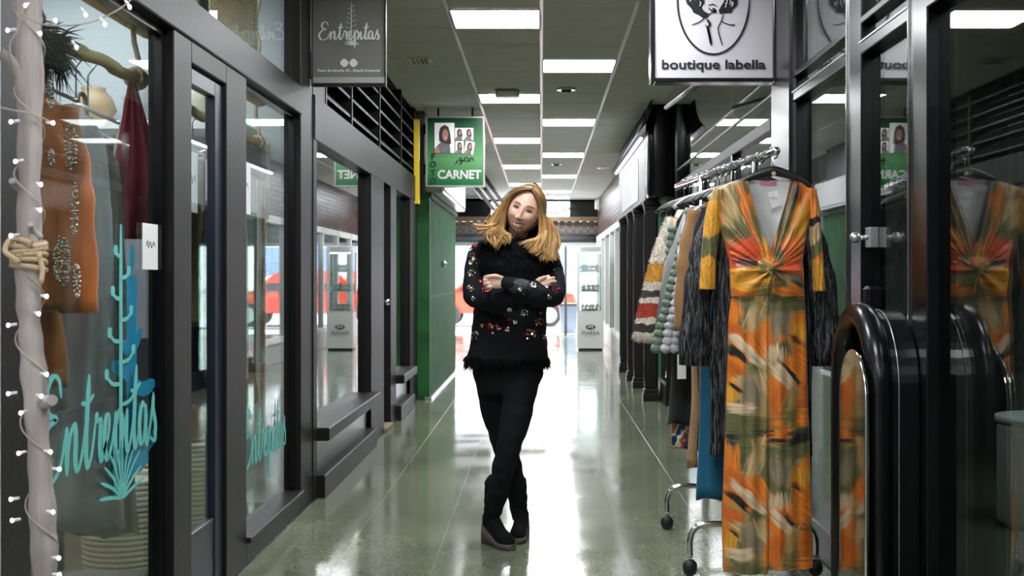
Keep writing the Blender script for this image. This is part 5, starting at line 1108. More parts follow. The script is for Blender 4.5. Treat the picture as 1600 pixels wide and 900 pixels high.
# right window garments
M_cream = mat('cream_linen', (.62, .57, .50), .8, var=.06)
sd_ = thing('scarf', (-1.47, 6.2, .6), 'long cream scarf printed with rust orange suns in the right window', 'scarf')
for (y_, x_, w_, z1, z0) in ((5.98, -1.45, .12, 1.62, .62), (6.36, -1.44, .11, 1.75, .35)):
    bm = bmesh.new(); rows = []
    for i in range(30):
        f_ = i/29; z = z1-(z1-z0)*f_; rows.append([Vector((x_+.006*math.sin(j*1.1+f_*5), y_-w_+2*w_*j/16, z)) for j in range(17)])
    loft(bm, [r+[p-Vector((.003, 0, 0)) for p in reversed(r)] for r in rows]); mk('cloth', bm, M_cream, sd_)
    bm = bmesh.new(); Ms = Matrix.Rotation(math.pi/2, 4, 'Z') @ FRONT
    for k_ in range(4):
        zc = z1-.22-k_*.27
        if zc < z0+.06: continue
        Mt = Matrix.Translation((x_+.009, y_, zc)) @ Ms; poly(bm, [(.028*math.cos(t_), .05*math.sin(t_)) for t_ in [q/18*6.283 for q in range(18)]], Mt, 0)
        for q in range(20):
            a_ = q/20*6.283; ribbon(bm, [(.034*math.cos(a_), .058*math.sin(a_)), (.045*math.cos(a_), .08*math.sin(a_)), (.062*math.cos(a_), .105*math.sin(a_))], .006, Mt, pen=False)
    mk('sun_print', bm, mat('rust_print', (.42, .12, .04), .8), sd_, smooth=False)
lgarment('taupe_jacket', 'taupe grey jacket hanging in the right window', 'jacket', -1.515, 5.60, cloth('taupe_wool', (.13, .105, .095)), 1.08, 1.80, .13, .14, seed=31, shl=.12, sl=(.0, 1.15, .04, .04))
lgarment('olive_fur_vest', 'olive brown fluffy vest seen through the shop door', 'vest', -1.515, 5.2, cloth('olive_fur', (.16, .12, .06), bump=.9, bscale=40), 1.05, 1.78, .11, .13, seed=32, shl=.12, sl=None)
lgarment('denim_dress', 'dark blue dress hanging behind the shop door', 'dress', -1.52, 5.38, cloth('navy_denim', (.015, .03, .09)), .70, 1.70, .11, .14, seed=33, shl=.12)
hb = bag(-1.62, 4.35, 1.62, .16, .08, .18, cloth('cream_canvas', (.55, .48, .4)), 'cream canvas bag hanging at upper right of the left window'); 
hb2 = bag(-1.75, 5.25, 1.72, .22, .10, .20, cloth('grey_canvas', (.28, .25, .23)), 'grey canvas bag hanging above the shop door')
# ============================================================ DRIFTWOOD POLE + LIGHTS
M_drift = mat('driftwood', (.33, .295, .28), .85, var=.42, vscale=16, bump=1.0, bscale=45, stretch=(1, 1, .12))
pp = thing('driftwood_pole', (-1.17, 2.85, 0), 'pale driftwood pole wrapped with fairy lights in the left foreground', 'driftwood pole')
PXY = [(70, 1275), (68, 1100), (71, 900), (66, 800), (60, 700), (54, 600), (46, 520), (44, 450), (46, 330), (46, 200), (46, 0), (48, -300), (47, -725)]
pts = catmull([P(a, b, 2.85) for a, b in PXY], 8); rn = random.Random(3)
bm = bmesh.new(); rad = [.027+.003*math.sin(i*.35)+.002*math.sin(i*1.1) for i in range(len(pts))]; tube(bm, pts, rad, 18)
for v in bm.verts: v.co += Vector(noise.noise_vector(v.co*Vector((14, 14, 4)).x if False else Vector((v.co.x*22, v.co.y*22, v.co.z*6))))*.004
mk('trunk', bm, M_drift, pp)
for a, b, c, r0 in (((46, 135), (25, 105), (0, 82), .016), ((62, 630), (72, 628), (82, 625), .016), ((40, 300), (25, 290), (18, 282), .009), ((62, 372), (50, 360), (48, 350), .008)):
    bm = bmesh.new(); tube(bm, catmull([P(a[0], a[1], 2.85), P(b[0], b[1], 2.83), P(c[0], c[1], 2.81)], 4), [r0*1.2, r0, r0*.8], 10); mk('branch', bm, M_drift, pp)
rp = thing('rope_binding', (-1.17, 2.85, 1.3), 'tan rope bound several times around the driftwood pole', 'rope')
bm = bmesh.new()
for q in range(5):
    zc = P(46, 382+9*q, 2.85).z; tube(bm, [P(45, 0, 2.85).x*Vector((1, 0, 0))+Vector((.036*math.cos(a_), 2.85+.036*math.sin(a_), zc+.006*math.sin(a_+q))) for a_ in [j/20*6.2832 for j in range(21)]], .0065, 8)
tube(bm, catmull([P(50, 380, 2.80), P(20, 372, 2.82), P(8, 392, 2.80), P(30, 410, 2.80)], 6), .006, 8); tube(bm, catmull([P(60, 395, 2.80), P(66, 420, 2.80), P(64, 442, 2.79)], 5), .006, 8)
mk('coils', bm, M_rope, rp)
fl = thing('fairy_lights', (-1.17, 2.85, 1), 'string of small white fairy lights wound around the driftwood pole', 'string lights')
bulbs = [(40, 8), (13, 47), (62, 52), (119, 73), (163, 37), (133, 22), (86, 32), (202, 10), (18, 190), (82, 192), (25, 252), (63, 288), (62, 328), (18, 368), (72, 463), (60, 490), (14, 508), (72, 585), (14, 615), (64, 619), (33, 645), (30, 708), (78, 706), (92, 733), (18, 780), (82, 800), (20, 813), (91, 872), (92, 898)]
M_bulb = mat('fairy_bulb', (1, 1, 1), .3, emit=(.75, .62, 1.0), estr=6); M_wire = mat('clear_wire', (.42, .36, .28), .4)
wp = []; 
for j in range(150):
    f_ = j/149; py = -60+1100*f_; c_ = P(46 if py < 500 else 46+(py-500)*.06, py, 2.85); a_ = f_*6.283*8.5; wp.append(c_+Vector((.033*math.cos(a_), .033*math.sin(a_), 0)))
bm = bmesh.new(); tube(bm, wp, .0018, 5); tube(bm, catmull([P(30, 20, 2.8), P(60, 36, 2.8), P(95, 40, 2.8), P(140, 35, 2.82), P(185, 15, 2.85), P(215, -10, 2.9)], 5), .0018, 5); tube(bm, catmull([P(20, 100, 2.8), P(15, 70, 2.8), P(28, 45, 2.8), P(40, 5, 2.8)], 5), .0018, 5); tube(bm, catmull([P(-10, 165, 2.8), P(20, 172, 2.8), P(50, 178, 2.8), P(80, 190, 2.8)], 5), .0018, 5)
mk('wire', bm, M_wire, fl)
first = None
for (px, py) in bulbs:
    c_ = P(px, py, 2.80); tow = P(46, py-4, 2.82) if px < 100 else P(px-6, py-9, 2.80); d = (c_-tow).normalized()
    bm = bmesh.new(); tube(bm, [c_-d*.017, c_-d*.002], [.003, .0038], 8); s_ = mk('bulb_socket', bm, M_paper, fl); bm = bmesh.new(); ball(bm, c_+d*.002, .0036, 2, s=(1, 1, 1.4)); b_ = mk('bulb', bm, M_bulb, s_)
# ============================================================ WOMAN
W = thing('person', (-.16, 5.8, 0), 'smiling blonde woman in black sequined sweater standing with arms and legs crossed', 'person')
def capsule(bm, pts, rad, seg=16, flat=None, up=None):
    tube(bm, pts, rad, seg, flat=flat, up=up)
    n_ = len(pts); R_ = rad if len(rad) == n_ else lerp_list(rad, n_)
    for i in (0, n_-1): ball(bm, pts[i], R_[i]*.985*(min(flat) if flat else 1), 2)
def limb(bm, ctrl, seg=20, grow=0.0, n=6, **k):
    """ctrl: (px, py, Y, r)"""
    pts = catmull([P(a, b, c) for a, b, c, r in ctrl], n); rad = lerp_list([r+grow for *_, r in ctrl], len(pts)); capsule(bm, pts, rad, seg, **k)
def torso(bm, rows, grow=0):
    pts = []
    rings = []
    rows2 = []
    for (a, b) in zip(rows[:-1], rows[1:]):
        for q in range(4): rows2.append([a[i]+(b[i]-a[i])*q/4 for i in range(5)])
    rows2.append(rows[-1])
    for (px, py, Y, hw, hd) in rows2:
        c = P(px, py, Y); rings.append([c+Vector(((hw+grow)*math.copysign(abs(math.cos(a))**.85, math.cos(a)), (hd+grow)*math.copysign(abs(math.sin(a))**.85, math.sin(a)), 0)) for a in [k/32*6.2832 for k in range(32)]])
    loft(bm, rings)
R_UP = [(750, 398, 5.84, .052), (744, 430, 5.79, .050), (744, 464, 5.70, .046)]      # her right upper arm (screen left)
L_UP = [(856, 402, 5.85, .052), (864, 432, 5.80, .050), (864, 462, 5.71, .046)]
R_FO = [(744, 464, 5.70, .045), (790, 466, 5.60, .042), (828, 452, 5.585, .032), (843, 445, 5.59, .027)]
L_FO = [(864, 462, 5.71, .045), (836, 462, 5.57, .042), (806, 447, 5.525, .034), (786, 441, 5.52, .028)]
A_LEG = [(768, 570, 5.86, .088), (776, 640, 5.88, .074), (790, 700, 5.92, .058), (797, 724, 5.93, .054), (808, 768, 5.96, .050), (811, 806, 5.96, .038)]   # her right leg, behind
B_LEG = [(820, 570, 5.82, .088), (808, 640, 5.76, .076), (797, 690, 5.73, .060), (788, 724, 5.73, .054), (779, 766, 5.76, .050), (771, 800, 5.80, .040)]
# ---- head
th = math.radians(19.5)
HC = P(820, 328, 5.73)
HR = Matrix.Translation(HC) @ Matrix.Rotation(th, 4, 'Y') @ Matrix.Rotation(math.radians(-6), 4, 'Z') @ Matrix.Rotation(math.radians(4), 4, 'X')
def gs(x, z, cx, cz, sx, sz): return math.exp(-((x-cx)/sx)**2-((z-cz)/sz)**2)
def head_point(u):
    x, y, z = u; t = max(0, -z)
    X = x*.0775*(1-.34*t**2.6); Z = z*.118; Y = y*.092
    if y > 0: Y = y*.100*(1-.55*t**1.3)
    else: Y = y*(.088-.004*t)
    if y < 0:
        fr = min(1, -y*1.6)
        d = 0
        d += .0215*gs(X, Z, 0, -.040, .0125, .013)+.014*gs(X, Z, 0, -.020, .0075, .018)+.006*gs(X, Z, 0, .0, .008, .018)
        for s in (-1, 1):
            d += .0100*gs(X, Z, s*.0125, -.043, .0075, .0075)
            d -= .0105*gs(X, Z, s*.030, .002, .016, .011); d += .004*gs(X, Z, s*.03, .021, .018, .007)
            d += .0095*gs(X, Z, s*.042, -.034, .020, .018); d -= .0035*gs(X, Z, s*.031, -.058, .007, .018)
        d += .0055*gs(X, Z, 0, -.060, .020, .005)+.0065*gs(X, Z, 0, -.0805, .018, .006)-.004*gs(X, Z, 0, -.070, .024, .004)-.004*gs(X, Z, 0, -.089, .016, .005)+.008*gs(X, Z, 0, -.104, .016, .012)
        Y -= d*fr
    return Vector((X, Y, Z))
hb_ = bmesh.new(); bmesh.ops.create_icosphere(hb_, subdivisions=6, radius=1)
for v in hb_.verts: v.co = head_point(v.co)
for s in (-1, 1):
    ball(hb_, (s*.074, .012, -.012), .03, 3, s=(.28, .6, 1.0))
HB = BVHTree.FromBMesh(hb_)
def face(x, z, off=.0): 
    h = HB.ray_cast(Vector((x, -.3, z)), Vector((0, 1, 0))); y = h[0].y if h[0] else -.07
    return Vector((x, y-off, z))
for v in hb_.verts: v.co = HR @ v.co
# ---- hands
def finger(bm, pts, r, n=5): capsule(bm, catmull(pts, n), lerp_list([r, r*.98, r*.92, r*.82], (len(pts)-1)*n+1), 10)
def hands(bm):
    # her left hand (screen left): loose fist resting on the upper arm
    wr = P(786, 441, 5.52); kn = P(768, 438, 5.505)
    tube(bm, [wr, P(780, 440.5, 5.513), P(773, 439, 5.508), P(767, 438.5, 5.51)], [.027, .031, .034, .030], 16, flat=(1.0, .55), up=(0, 0, 1))
    for i in range(4):
        y = 431.0+5.4*i; x = 766.5-(1.8 if i in (1, 2) else 0)+(1.5 if i == 3 else 0)
        finger(bm, [P(772, y+.5, 5.512), P(x-3, y+.8, 5.500), P(x-8.5+(i*.6), y+2.3, 5.515), P(x-7+i*.5, y+4.2, 5.545), P(x-2, y+4.6, 5.56)], .0088)
    finger(bm, [P(782, 434, 5.505), P(775, 431.5, 5.490), P(768.5, 431, 5.488), P(763.5, 432.5, 5.492)], .0095)
    # her right hand (screen right): fingers lying on the upper arm
    tube(bm, [P(838, 447, 5.595), P(846, 443, 5.585), P(852, 440.5, 5.585)], [.026, .033, .028], 16, flat=(1.0, .5), up=(0, 0, 1))
    for i, (tx, ty) in enumerate(((857.5, 431.5), (865.5, 434.0), (868.0, 439.8), (863.0, 444.5))):
        b = P(849, 436+3.6*i, 5.585); e = P(tx, ty, 5.625); m = b.lerp(e, .5)+Vector((0, -.018, .002)); finger(bm, [b, m, e.lerp(m, .35)+Vector((0, -.003, 0)), e], .0082)
    finger(bm, [P(842, 440, 5.58), P(846, 435.5, 5.57), P(851, 432.5, 5.572)], .009)
# ---- body (one continuous surface)
bm = bmesh.new()
join(bm, hb_)
limb(bm, [(812, 352, 5.77, .050), (808, 372, 5.80, .050), (806, 396, 5.83, .062)])
TROWS = [(806, 388, 5.84, .075, .05), (805, 398, 5.84, .135, .07), (803, 415, 5.84, .150, .09), (800, 445, 5.84, .140, .105), (798, 490, 5.84, .125, .09), (796, 530, 5.84, .145, .10), (795, 565, 5.84, .165, .11), (794, 590, 5.84, .150, .10)]
torso(bm, TROWS)
for c in (R_UP, L_UP, R_FO, L_FO): limb(bm, [(a, b, y, r*.78) for a, b, y, r in c])
for c in (A_LEG, B_LEG): limb(bm, [(a, b, y, r*.86) for a, b, y, r in c])
hands(bm)
M_skin = mat('skin', (.90, .57, .44), .45, var=.07, vscale=25, sss=.15)
body = remeshed(bm, .0034, 2); mk('body', body, M_skin, W)
# ---- face details
M_eye = mat('eye_white', (.35, .31, .29), .25); M_iris = mat('iris', (.07, .05, .03), .15); M_lid = mat('eyelid_line', (.05, .025, .02), .5); M_brow = mat('eyebrow', (.19, .10, .05), .7)
M_lip = mat('lips', (.50, .17, .15), .35); M_teeth = mat('teeth', (.80, .76, .70), .25); M_mouth = mat('mouth_dark', (.10, .02, .02), .5); M_blush = mat('eyelid_skin', (.50, .27, .20), .5)
def fr_(name, pts, r, m, off=.001, flat=(1, .5), n=5):
    bm = bmesh.new(); q = catmull([face(x, z, off) for x, z in pts], n); L_ = len(q); rr_ = lerp_list(r if isinstance(r, list) else [r*.4, r, r*.4], L_)
    tube(bm, [HR @ p for p in q], rr_, 8, flat=flat, up=HR.to_3x3() @ Vector((0, 0, 1))); return mk(name, bm, m, W)
def facepoly(name, pts, m, off):
    bm = bmesh.new(); c = face(sum(p[0] for p in pts)/len(pts), sum(p[1] for p in pts)/len(pts), off); vs = [bm.verts.new(HR @ face(x, z, off)) for x, z in pts]; vc = bm.verts.new(HR @ c)
    vb = [bm.verts.new(HR @ (face(x, z, off)+Vector((0, .004, 0)))) for x, z in pts]
    for i in range(len(vs)): j = (i+1) % len(vs); bm.faces.new((vs[i], vs[j], vc)); bm.faces.new((vs[j], vs[i], vb[i], vb[j]))
    return mk(name, bm, m, W, smooth=False)
for s in (-1, 1):
    ex = s*.031
    facepoly('eye', [(ex+.0145*math.cos(t_), .000+.0036*math.sin(t_)-.0012*abs(math.cos(t_))) for t_ in [q/16*6.283 for q in range(16)]], M_eye, .0008)
    facepoly('iris', [(ex+.0052*math.cos(t_), .0008+.0038*math.sin(t_)) for t_ in [q/12*6.283 for q in range(12)]], M_iris, .0016)
    fr_('eyelash_line', [(ex-s*.0145, -.002), (ex-s*.007, .0032), (ex+s*.003, .0042), (ex+s*.012, .0018), (ex+s*.018, -.002)], [.0009, .0020, .0024, .0024, .0008], M_lid, .0016)
    fr_('upper_eyelid', [(ex-s*.014, .002), (ex-s*.005, .0078), (ex+s*.006, .0085), (ex+s*.017, .002)], [.0014, .0034, .0034, .0012], M_blush, .0003)
    fr_('lower_eyelid', [(ex-s*.013, -.004), (ex, -.0058), (ex+s*.014, -.0040)], [.0010, .0024, .0012], M_blush, .0008)
    fr_('eyebrow', [(ex-s*.017, .0195), (ex-s*.005, .024), (ex+s*.010, .0245), (ex+s*.021, .019)], [.0018, .0028, .0024, .0008], M_brow, .0005)
    fr_('nostril', [(s*.005, -.0515), (s*.0085, -.0505), (s*.011, -.0515)], [.0008, .0018, .0008], M_mouth, .0004)
facepoly('mouth', [(-.0295, -.0600), (-.015, -.0650), (0, -.067), (.015, -.0650), (.0295, -.0600), (.021, -.0745), (.009, -.080), (-.009, -.080), (-.021, -.0745)], M_mouth, .0012)
facepoly('teeth', [(-.0265, -.0620), (-.013, -.0660), (0, -.0678), (.013, -.0660), (.0265, -.0620), (.019, -.0725), (.008, -.0770), (-.008, -.0770), (-.019, -.0725)], M_teeth, .0024)
fr_('upper_lip', [(-.0315, -.0590), (-.016, -.0632), (-.004, -.0636), (0, -.0645), (.004, -.0636), (.016, -.0632), (.0315, -.0590)], [.0008, .0026, .0032, .0028, .0032, .0026, .0008], M_lip, .002)
fr_('lower_lip', [(-.0305, -.0610), (-.020, -.0755), (-.009, -.0818), (0, -.0830), (.009, -.0818), (.020, -.0755), (.0305, -.0610)], [.0008, .0028, .0042, .0044, .0042, .0028, .0008], M_lip, .002)
# nails
bm = bmesh.new()
for tx, ty in ((857.8, 431.8), (865.8, 434.2), (868.3, 439.8)): ball(bm, P(tx, ty, 5.616), .0045, 2, s=(1.1, .5, .8))
mk('fingernails', bm, mat('pale_nail', (.75, .62, .6), .2), W)
# ---- sweater
M_sw = mat('black_sweater', (.004, .0045, .008), .8, var=.3, vscale=30, bump=.25, bscale=180, spec=.25)
bm = bmesh.new()
SROWS = [(806, 384, 5.84, .075, .07), (804, 394, 5.84, .150, .09), (802, 412, 5.84, .178, .115), (799, 445, 5.84, .172, .125), (796, 490, 5.83, .172, .125), (794, 530, 5.83, .182, .128), (793, 552, 5.83, .190, .132), (792, 566, 5.83, .192, .135)]
torso(bm, SROWS)
limb(bm, [(a, b, y, r+.010) for a, b, y, r in R_UP]); limb(bm, [(a, b, y, r+.010) for a, b, y, r in L_UP])
limb(bm, [(744, 464, 5.70, .056), (782, 468, 5.605, .056), (812, 460, 5.585, .048), (836, 449, 5.59, .036)])
limb(bm, [(864, 462, 5.70, .056), (840, 463, 5.57, .054), (815, 452, 5.53, .050)])
limb(bm, [(758, 478, 5.70, .035), (785, 482, 5.62, .035), (805, 480, 5.60, .025)])
sw = remeshed(bm, .007, 6)
for v in sw.verts:
    n_ = noise.noise(Vector((v.co.x*9, v.co.y*9, v.co.z*5)))*.010+noise.noise(v.co*28)*.004
    v.co += v.normal*n_
    if v.co.z < .86: v.co.z += .010*math.sin(v.co.x*60)+.006*math.sin(v.co.x*131)
swb = BVHTree.FromBMesh(sw)
mk('sweater', sw, M_sw, W)
bm = bmesh.new(); limb(bm, [(820, 453, 5.53, .046), (810, 449, 5.525, .044), (801, 445.5, 5.518, .037)], up=(0, 0, 1)); c = remeshed(bm, .005, 3)
for v in c.verts: v.co += v.normal*.0012*math.sin(v.co.z*160+v.co.x*60)
mk('cuff', c, mat('satin_cuff', (.014, .016, .026), .5, bump=.3, bscale=60), W)
bm = bmesh.new(); limb(bm, [(801, 445, 5.515, .034), (790, 442, 5.518, .0305)]); mk('ribbed_cuff', remeshed(bm, .004, 3), M_sw, W)
# furry hem and cowl
def surf_hairs(name, seeds, L_, m, droop, th, seed):
    rn = random.Random(seed); bm = bmesh.new()
    for p, nn in seeds:
        d = (nn+Vector((rn.uniform(-.7, .7), rn.uniform(-.7, .7), rn.uniform(-.7, .7)-droop))).normalized(); s = d.cross(Vector((rn.uniform(-1, 1), rn.uniform(-1, 1), rn.uniform(-1, 1)))).normalized()*th; l = L_*rn.uniform(.5, 1.2)
        v0, v1, v2, v3 = bm.verts.new(p-s), bm.verts.new(p+s), bm.verts.new(p+d*l*.6+s*.5), bm.verts.new(p+d*l+Vector((0, 0, -droop*l*.3))); bm.faces.new((v0, v1, v2)); bm.faces.new((v0, v2, v3))
    o = mk(name, bm, m, W); o['kind'] = 'stuff'; return o
M_fur = mat('black_fur', (.003, .004, .0045), .85, spec=.2)
bm = bmesh.new()
for ring in range(4):
    z0_ = [374, 390, 408, 424][ring]; rx0 = [.085, .125, .140, .115][ring]; r_ = [.035, .045, .045, .035][ring]; cx = [809, 805, 806, 808][ring]; Yc = [5.79, 5.80, 5.79, 5.76][ring]
    c = P(cx, z0_, Yc); tube(bm, [c+Vector((rx0*math.cos(a), (rx0*.68)*math.sin(a), -.01+.025*math.sin(a)*(1 if ring < 3 else 1.2)*1)) for a in [j/36*6.2832 for j in range(37)]], r_, 12)
ball(bm, P(808, 420, 5.74), .09, 3, s=(1.15, .6, 1)); ball(bm, P(806, 400, 5.84), .10, 3, s=(1.2, .8, .7))
cw = remeshed(bm, .008, 6)
for v in cw.verts: v.co += v.normal*(noise.noise(v.co*14)*.012)
# keep the face clear
mk_c = mk('fur_cowl', cw, M_fur, W)
me = mk_c.data; rn = random.Random(5); fs = [f for f in me.polygons if f.normal.y < .4 or f.normal.z > 0]; seeds = []
for q in range(9000): f = rn.choice(fs); seeds.append((f.center+Vector((rn.uniform(-.004, .004),)*3), f.normal.copy()))
surf_hairs('cowl_fur', seeds, .028, M_fur, .4, .0009, 6)
seeds = []
for q in range(2200):
    a = rn.uniform(0, 6.2832)
    if abs(math.cos(a)) > .93 and rn.random() < .7: continue
    c = P(792, 562+rn.uniform(-8, 6), 5.83); d = Vector((math.cos(a), math.sin(a), 0)); seeds.append((c+Vector((.186*math.copysign(abs(math.cos(a))**.85, math.cos(a)), .128*math.copysign(abs(math.sin(a))**.85, math.sin(a)), 0)), d))
surf_hairs('hem_fur', seeds, .034, M_fur, 1.4, .0013, 8)
# sequin flowers
M_sq = [mat('gold_sequin', (.75, .55, .33), .18, .9), mat('silver_sequin', (.8, .8, .78), .15, .9), mat('red_sequin', (.65, .02, .03), .2, .5), mat('white_sequin', (.9, .88, .82), .2)]
FL = [(742, 381, 6, 0, 1), (749, 376, 5, 0, 1), (742, 384, 5, 2, 2), (753, 393, 6, 2, 0), (738, 399, 7, 0, 1), (741, 406, 6, 0, 1), (736, 411, 5, 1, 3), (746, 413, 4, 1, 1), (737, 427, 9, 0, 3), (760, 428, 8, 2, 0), (737, 450, 9, 0, 3), (759, 453, 8, 2, 3), (740, 467, 5, 0, 1), (772, 514, 14, 2, 3), (768, 508, 7, 2, 0), (741, 523, 13, 0, 1), (753, 509, 5, 0, 1), (819, 489, 8, 1, 0), (804, 503, 5, 3, 3), (793, 514, 5, 2, 3), (796, 499, 3, 2, 2), (828, 522, 13, 0, 2), (842, 503, 10, 0, 2), (850, 526, 6, 1, 0), (866, 405, 6, 2, 3), (865, 419, 7, 0, 1), (868, 452, 8, 2, 1), (833, 446, 7, 3, 3), (856, 447, 7, 3, 2), (813, 452, 4, 1, 1), (858, 465, 5, 1, 0), (797, 483, 5, 1, 1), (750, 440, 4, 2, 2), (845, 490, 5, 2, 0), (735, 390, 4, 1, 3)]
rn = random.Random(12)
for i, (px, py, sz, m1, m2) in enumerate(FL):
    bm = bmesh.new(); cnt = 0
    for q in range(int(5+sz*1.3)):
        r_ = sz*.72*math.sqrt(rn.random()); a = rn.uniform(0, 6.283); o_ = Vector((0, 0, 1.25)); tgt = P(px+r_*math.cos(a), py+r_*math.sin(a)*.85, 5.8)
        h = swb.ray_cast(o_, (tgt-o_).normalized())
        if not h[0]: continue
        nn = (h[1]+Vector((rn.uniform(-.5, .5), rn.uniform(-.5, .5), rn.uniform(-.5, .5)))).normalized(); c = h[0]+h[1]*.003; u = nn.orthogonal().normalized(); v = nn.cross(u); R0 = rn.choice((.003, .004, .005))
        vs = [bm.verts.new(c+u*R0*math.cos(t)+v*R0*math.sin(t)) for t in [k/7*6.283 for k in range(7)]]; vb = [bm.verts.new(x.co-nn*.0012) for x in vs]
        f = bm.faces.new(vs); mi = rn.choice((m1, m1, m2)); f.material_index = mi
        for k in range(7): g = bm.faces.new((vs[k], vs[(k+1) % 7], vb[(k+1) % 7], vb[k])); g.material_index = mi
        cnt += 1
    if cnt: mk('sequin_flower', bm, M_sq, W, smooth=False)
    else: bm.free()
# ---- trousers
M_tr = mat('black_jeans', (.0035, .004, .006), .85, var=.3, vscale=20, bump=.3, bscale=150, spec=.25)
bm = bmesh.new(); torso(bm, [(795, 530, 5.84, .15, .105), (795, 560, 5.84, .172, .118), (794, 590, 5.835, .165, .11), (793, 615, 5.83, .13, .09)])
limb(bm, A_LEG); limb(bm, B_LEG)
tr = remeshed(bm, .007, 4)
for v in tr.verts: v.co += v.normal*(noise.noise(Vector((v.co.x*10, v.co.y*10, v.co.z*22)))*.006+.002*math.sin(v.co.z*90+v.co.x*30)*max(0, min(1, (.35-v.co.z)*4)))
mk('trousers', tr, M_tr, W)
# ---- boots
M_boot = mat('black_suede', (.004, .004, .0045), .9, spec=.2, bump=.3, bscale=200); M_sole = mat('grey_brown_wedge', (.085, .065, .060), .75, var=.25, vscale=30)
def boot(heel, toe, ank, topr, ztop, hz):
    t = bpy.data.objects.new('boot', None); t.location = heel; COL.objects.link(t); t.parent = W; t.matrix_parent_inverse = W.matrix_basis.inverted()
    d = (toe-heel); L_ = d.length; d.normalize(); n_ = Vector((-d.y, d.x, 0)); 
    def Q(u, v, z): return heel+d*(u*L_)+n_*v+Vector((0, 0, z))
    # sole: footprint outline, wedge top
    prof = [(-.02, .026), (.10, .034), (.30, .031), (.50, .033), (.68, .042), (.85, .040), (.96, .026), (1.02, .010)]
    def top(u): return hz-(hz-.028)*min(1, max(0, (u-.12)/.5))**1.0 if u < .62 else .028+.0*(u)
    bm = bmesh.new(); rings = []
    for u, w_ in prof:
        zt = top(u); rings.append([Q(u, -w_, .0), Q(u, -w_*1.04, zt*.5), Q(u, -w_*.97, zt), Q(u, 0, zt+.002), Q(u, w_*.97, zt), Q(u, w_*1.04, zt*.5), Q(u, w_, .0), Q(u, 0, .0)])
    loft(bm, rings)
    mk('wedge_sole', bm, M_sole, t)
    bm = bmesh.new(); rings = []
    for u, w_ in [(-.01, .022), (.06, .032), (.16, .035), (.32, .034), (.48, .034), (.62, .038), (.76, .040), (.88, .036), (.97, .022), (1.0, .008)]:
        zt = top(u)-.004; h = [.07, .09, .10, .10, .088, .070, .056, .048, .036, .018][[-.01, .06, .16, .32, .48, .62, .76, .88, .97, 1.0].index(u)]
        rings.append([Q(u, w_*math.cos(a)*.98, zt+h*max(0, math.sin(a))**.8 if math.sin(a) > 0 else zt) for a in [k/20*6.2832 for k in range(20)]])
    loft(bm, rings); a0 = Q(.20, 0, hz+.03)
    capsule(bm, catmull([a0, a0.lerp(ank, .4), ank, ank+Vector((0, 0, ztop-ank.z))*.9], 5), lerp_list([.038, .040, topr*.88, topr*.86], 16), 20)
    b = remeshed(bm, .005, 4)
    for v in b.verts:
        if v.co.z > hz+.02: v.co += v.normal*(.0015*math.sin(v.co.z*150+v.co.x*40)+.003*noise.noise(v.co*40))
    mk('upper', b, M_boot, t); return t
boot(Vector((-.262, 5.86, 0)), Vector((-.135, 5.665, 0)), P(771, 790, 5.80), .050, .30, .085)
boot(Vector((-.088, 6.02, 0)), Vector((-.122, 5.80, 0)), P(811, 795, 5.96), .046, .28, .075)
# ---- hair
M_h = [mat('hair_blonde', (.60, .35, .13), .42, var=.25, vscale=60, stretch=(1, 1, .15)), mat('hair_golden', (.45, .235, .075), .42, var=.25, vscale=60, stretch=(1, 1, .15)), mat('hair_light', (.74, .50, .24), .42, var=.2, vscale=60, stretch=(1, 1, .15)), mat('hair_root', (.20, .105, .045), .5, var=.25, vscale=60), mat('hair_brown', (.30, .16, .06), .45, var=.25, vscale=60)]
bm = bmesh.new()
tmp = bmesh.new(); bmesh.ops.create_icosphere(tmp, subdivisions=5, radius=1)
for v in tmp.verts:
    u = v.co.copy(); p = head_point(u); 
    keep = (u.y > -.10+.0*u.z) or (u.z > .70 and abs(u.x) < .9) or (abs(u.x) > .80 and u.y > -.5)
    v.co = HR @ (p+Vector((u.x*.008, u.y*(.010 if u.y > -.3 else .003)+(.0 if keep else .035), u.z*(.010 if u.y > -.3 else .004))))
join(bm, tmp)
mk('scalp_hair', bm, M_h[4], W)
part = Vector((.012, -.045, .116))
def H(x, y, z): return HR @ Vector((x, y, z))
pz = lambda px, py, Y: P(px, py, Y)
# guides: lists of world points; left side (screen) then right side then back
G_L = [
 [H(.008, -.070, .101), H(-.038, -.077, .080), H(-.076, -.058, .030), pz(781, 347, 5.71), pz(768, 357, 5.69), pz(757, 362, 5.69), pz(750, 352, 5.70)],
 [H(.006, -.058, .110), H(-.052, -.054, .084), H(-.090, -.035, .02), pz(777, 346, 5.70), pz(764, 352, 5.69), pz(752, 354, 5.68), pz(744, 350, 5.69)],
 [H(.006, -.045, .114), H(-.058, -.038, .078), H(-.098, -.010, .01), pz(770, 343, 5.73), pz(762, 358, 5.70), pz(766, 372, 5.68), pz(774, 381, 5.67)],
 [H(.004, -.025, .120), H(-.062, -.01, .078), H(-.102, .01, .005), pz(768, 348, 5.76), pz(772, 365, 5.69), pz(782, 375, 5.665), pz(779, 387, 5.66)],
 [H(.004, -.066, .106), H(-.046, -.066, .086), H(-.083, -.048, .02), pz(785, 352, 5.70), pz(785, 364, 5.67), pz(783, 374, 5.665), pz(775, 384, 5.66)],
 [H(.002, -.0, .122), H(-.065, .02, .075), H(-.098, .03, .0), pz(765, 350, 5.80), pz(758, 362, 5.76), pz(762, 374, 5.72), pz(770, 378, 5.70)],
 [H(.006, -.062, .106), H(-.046, -.064, .086), H(-.084, -.045, .02), pz(783, 354, 5.70), pz(789, 366, 5.665), pz(797, 370, 5.66), pz(801, 375, 5.655)]]
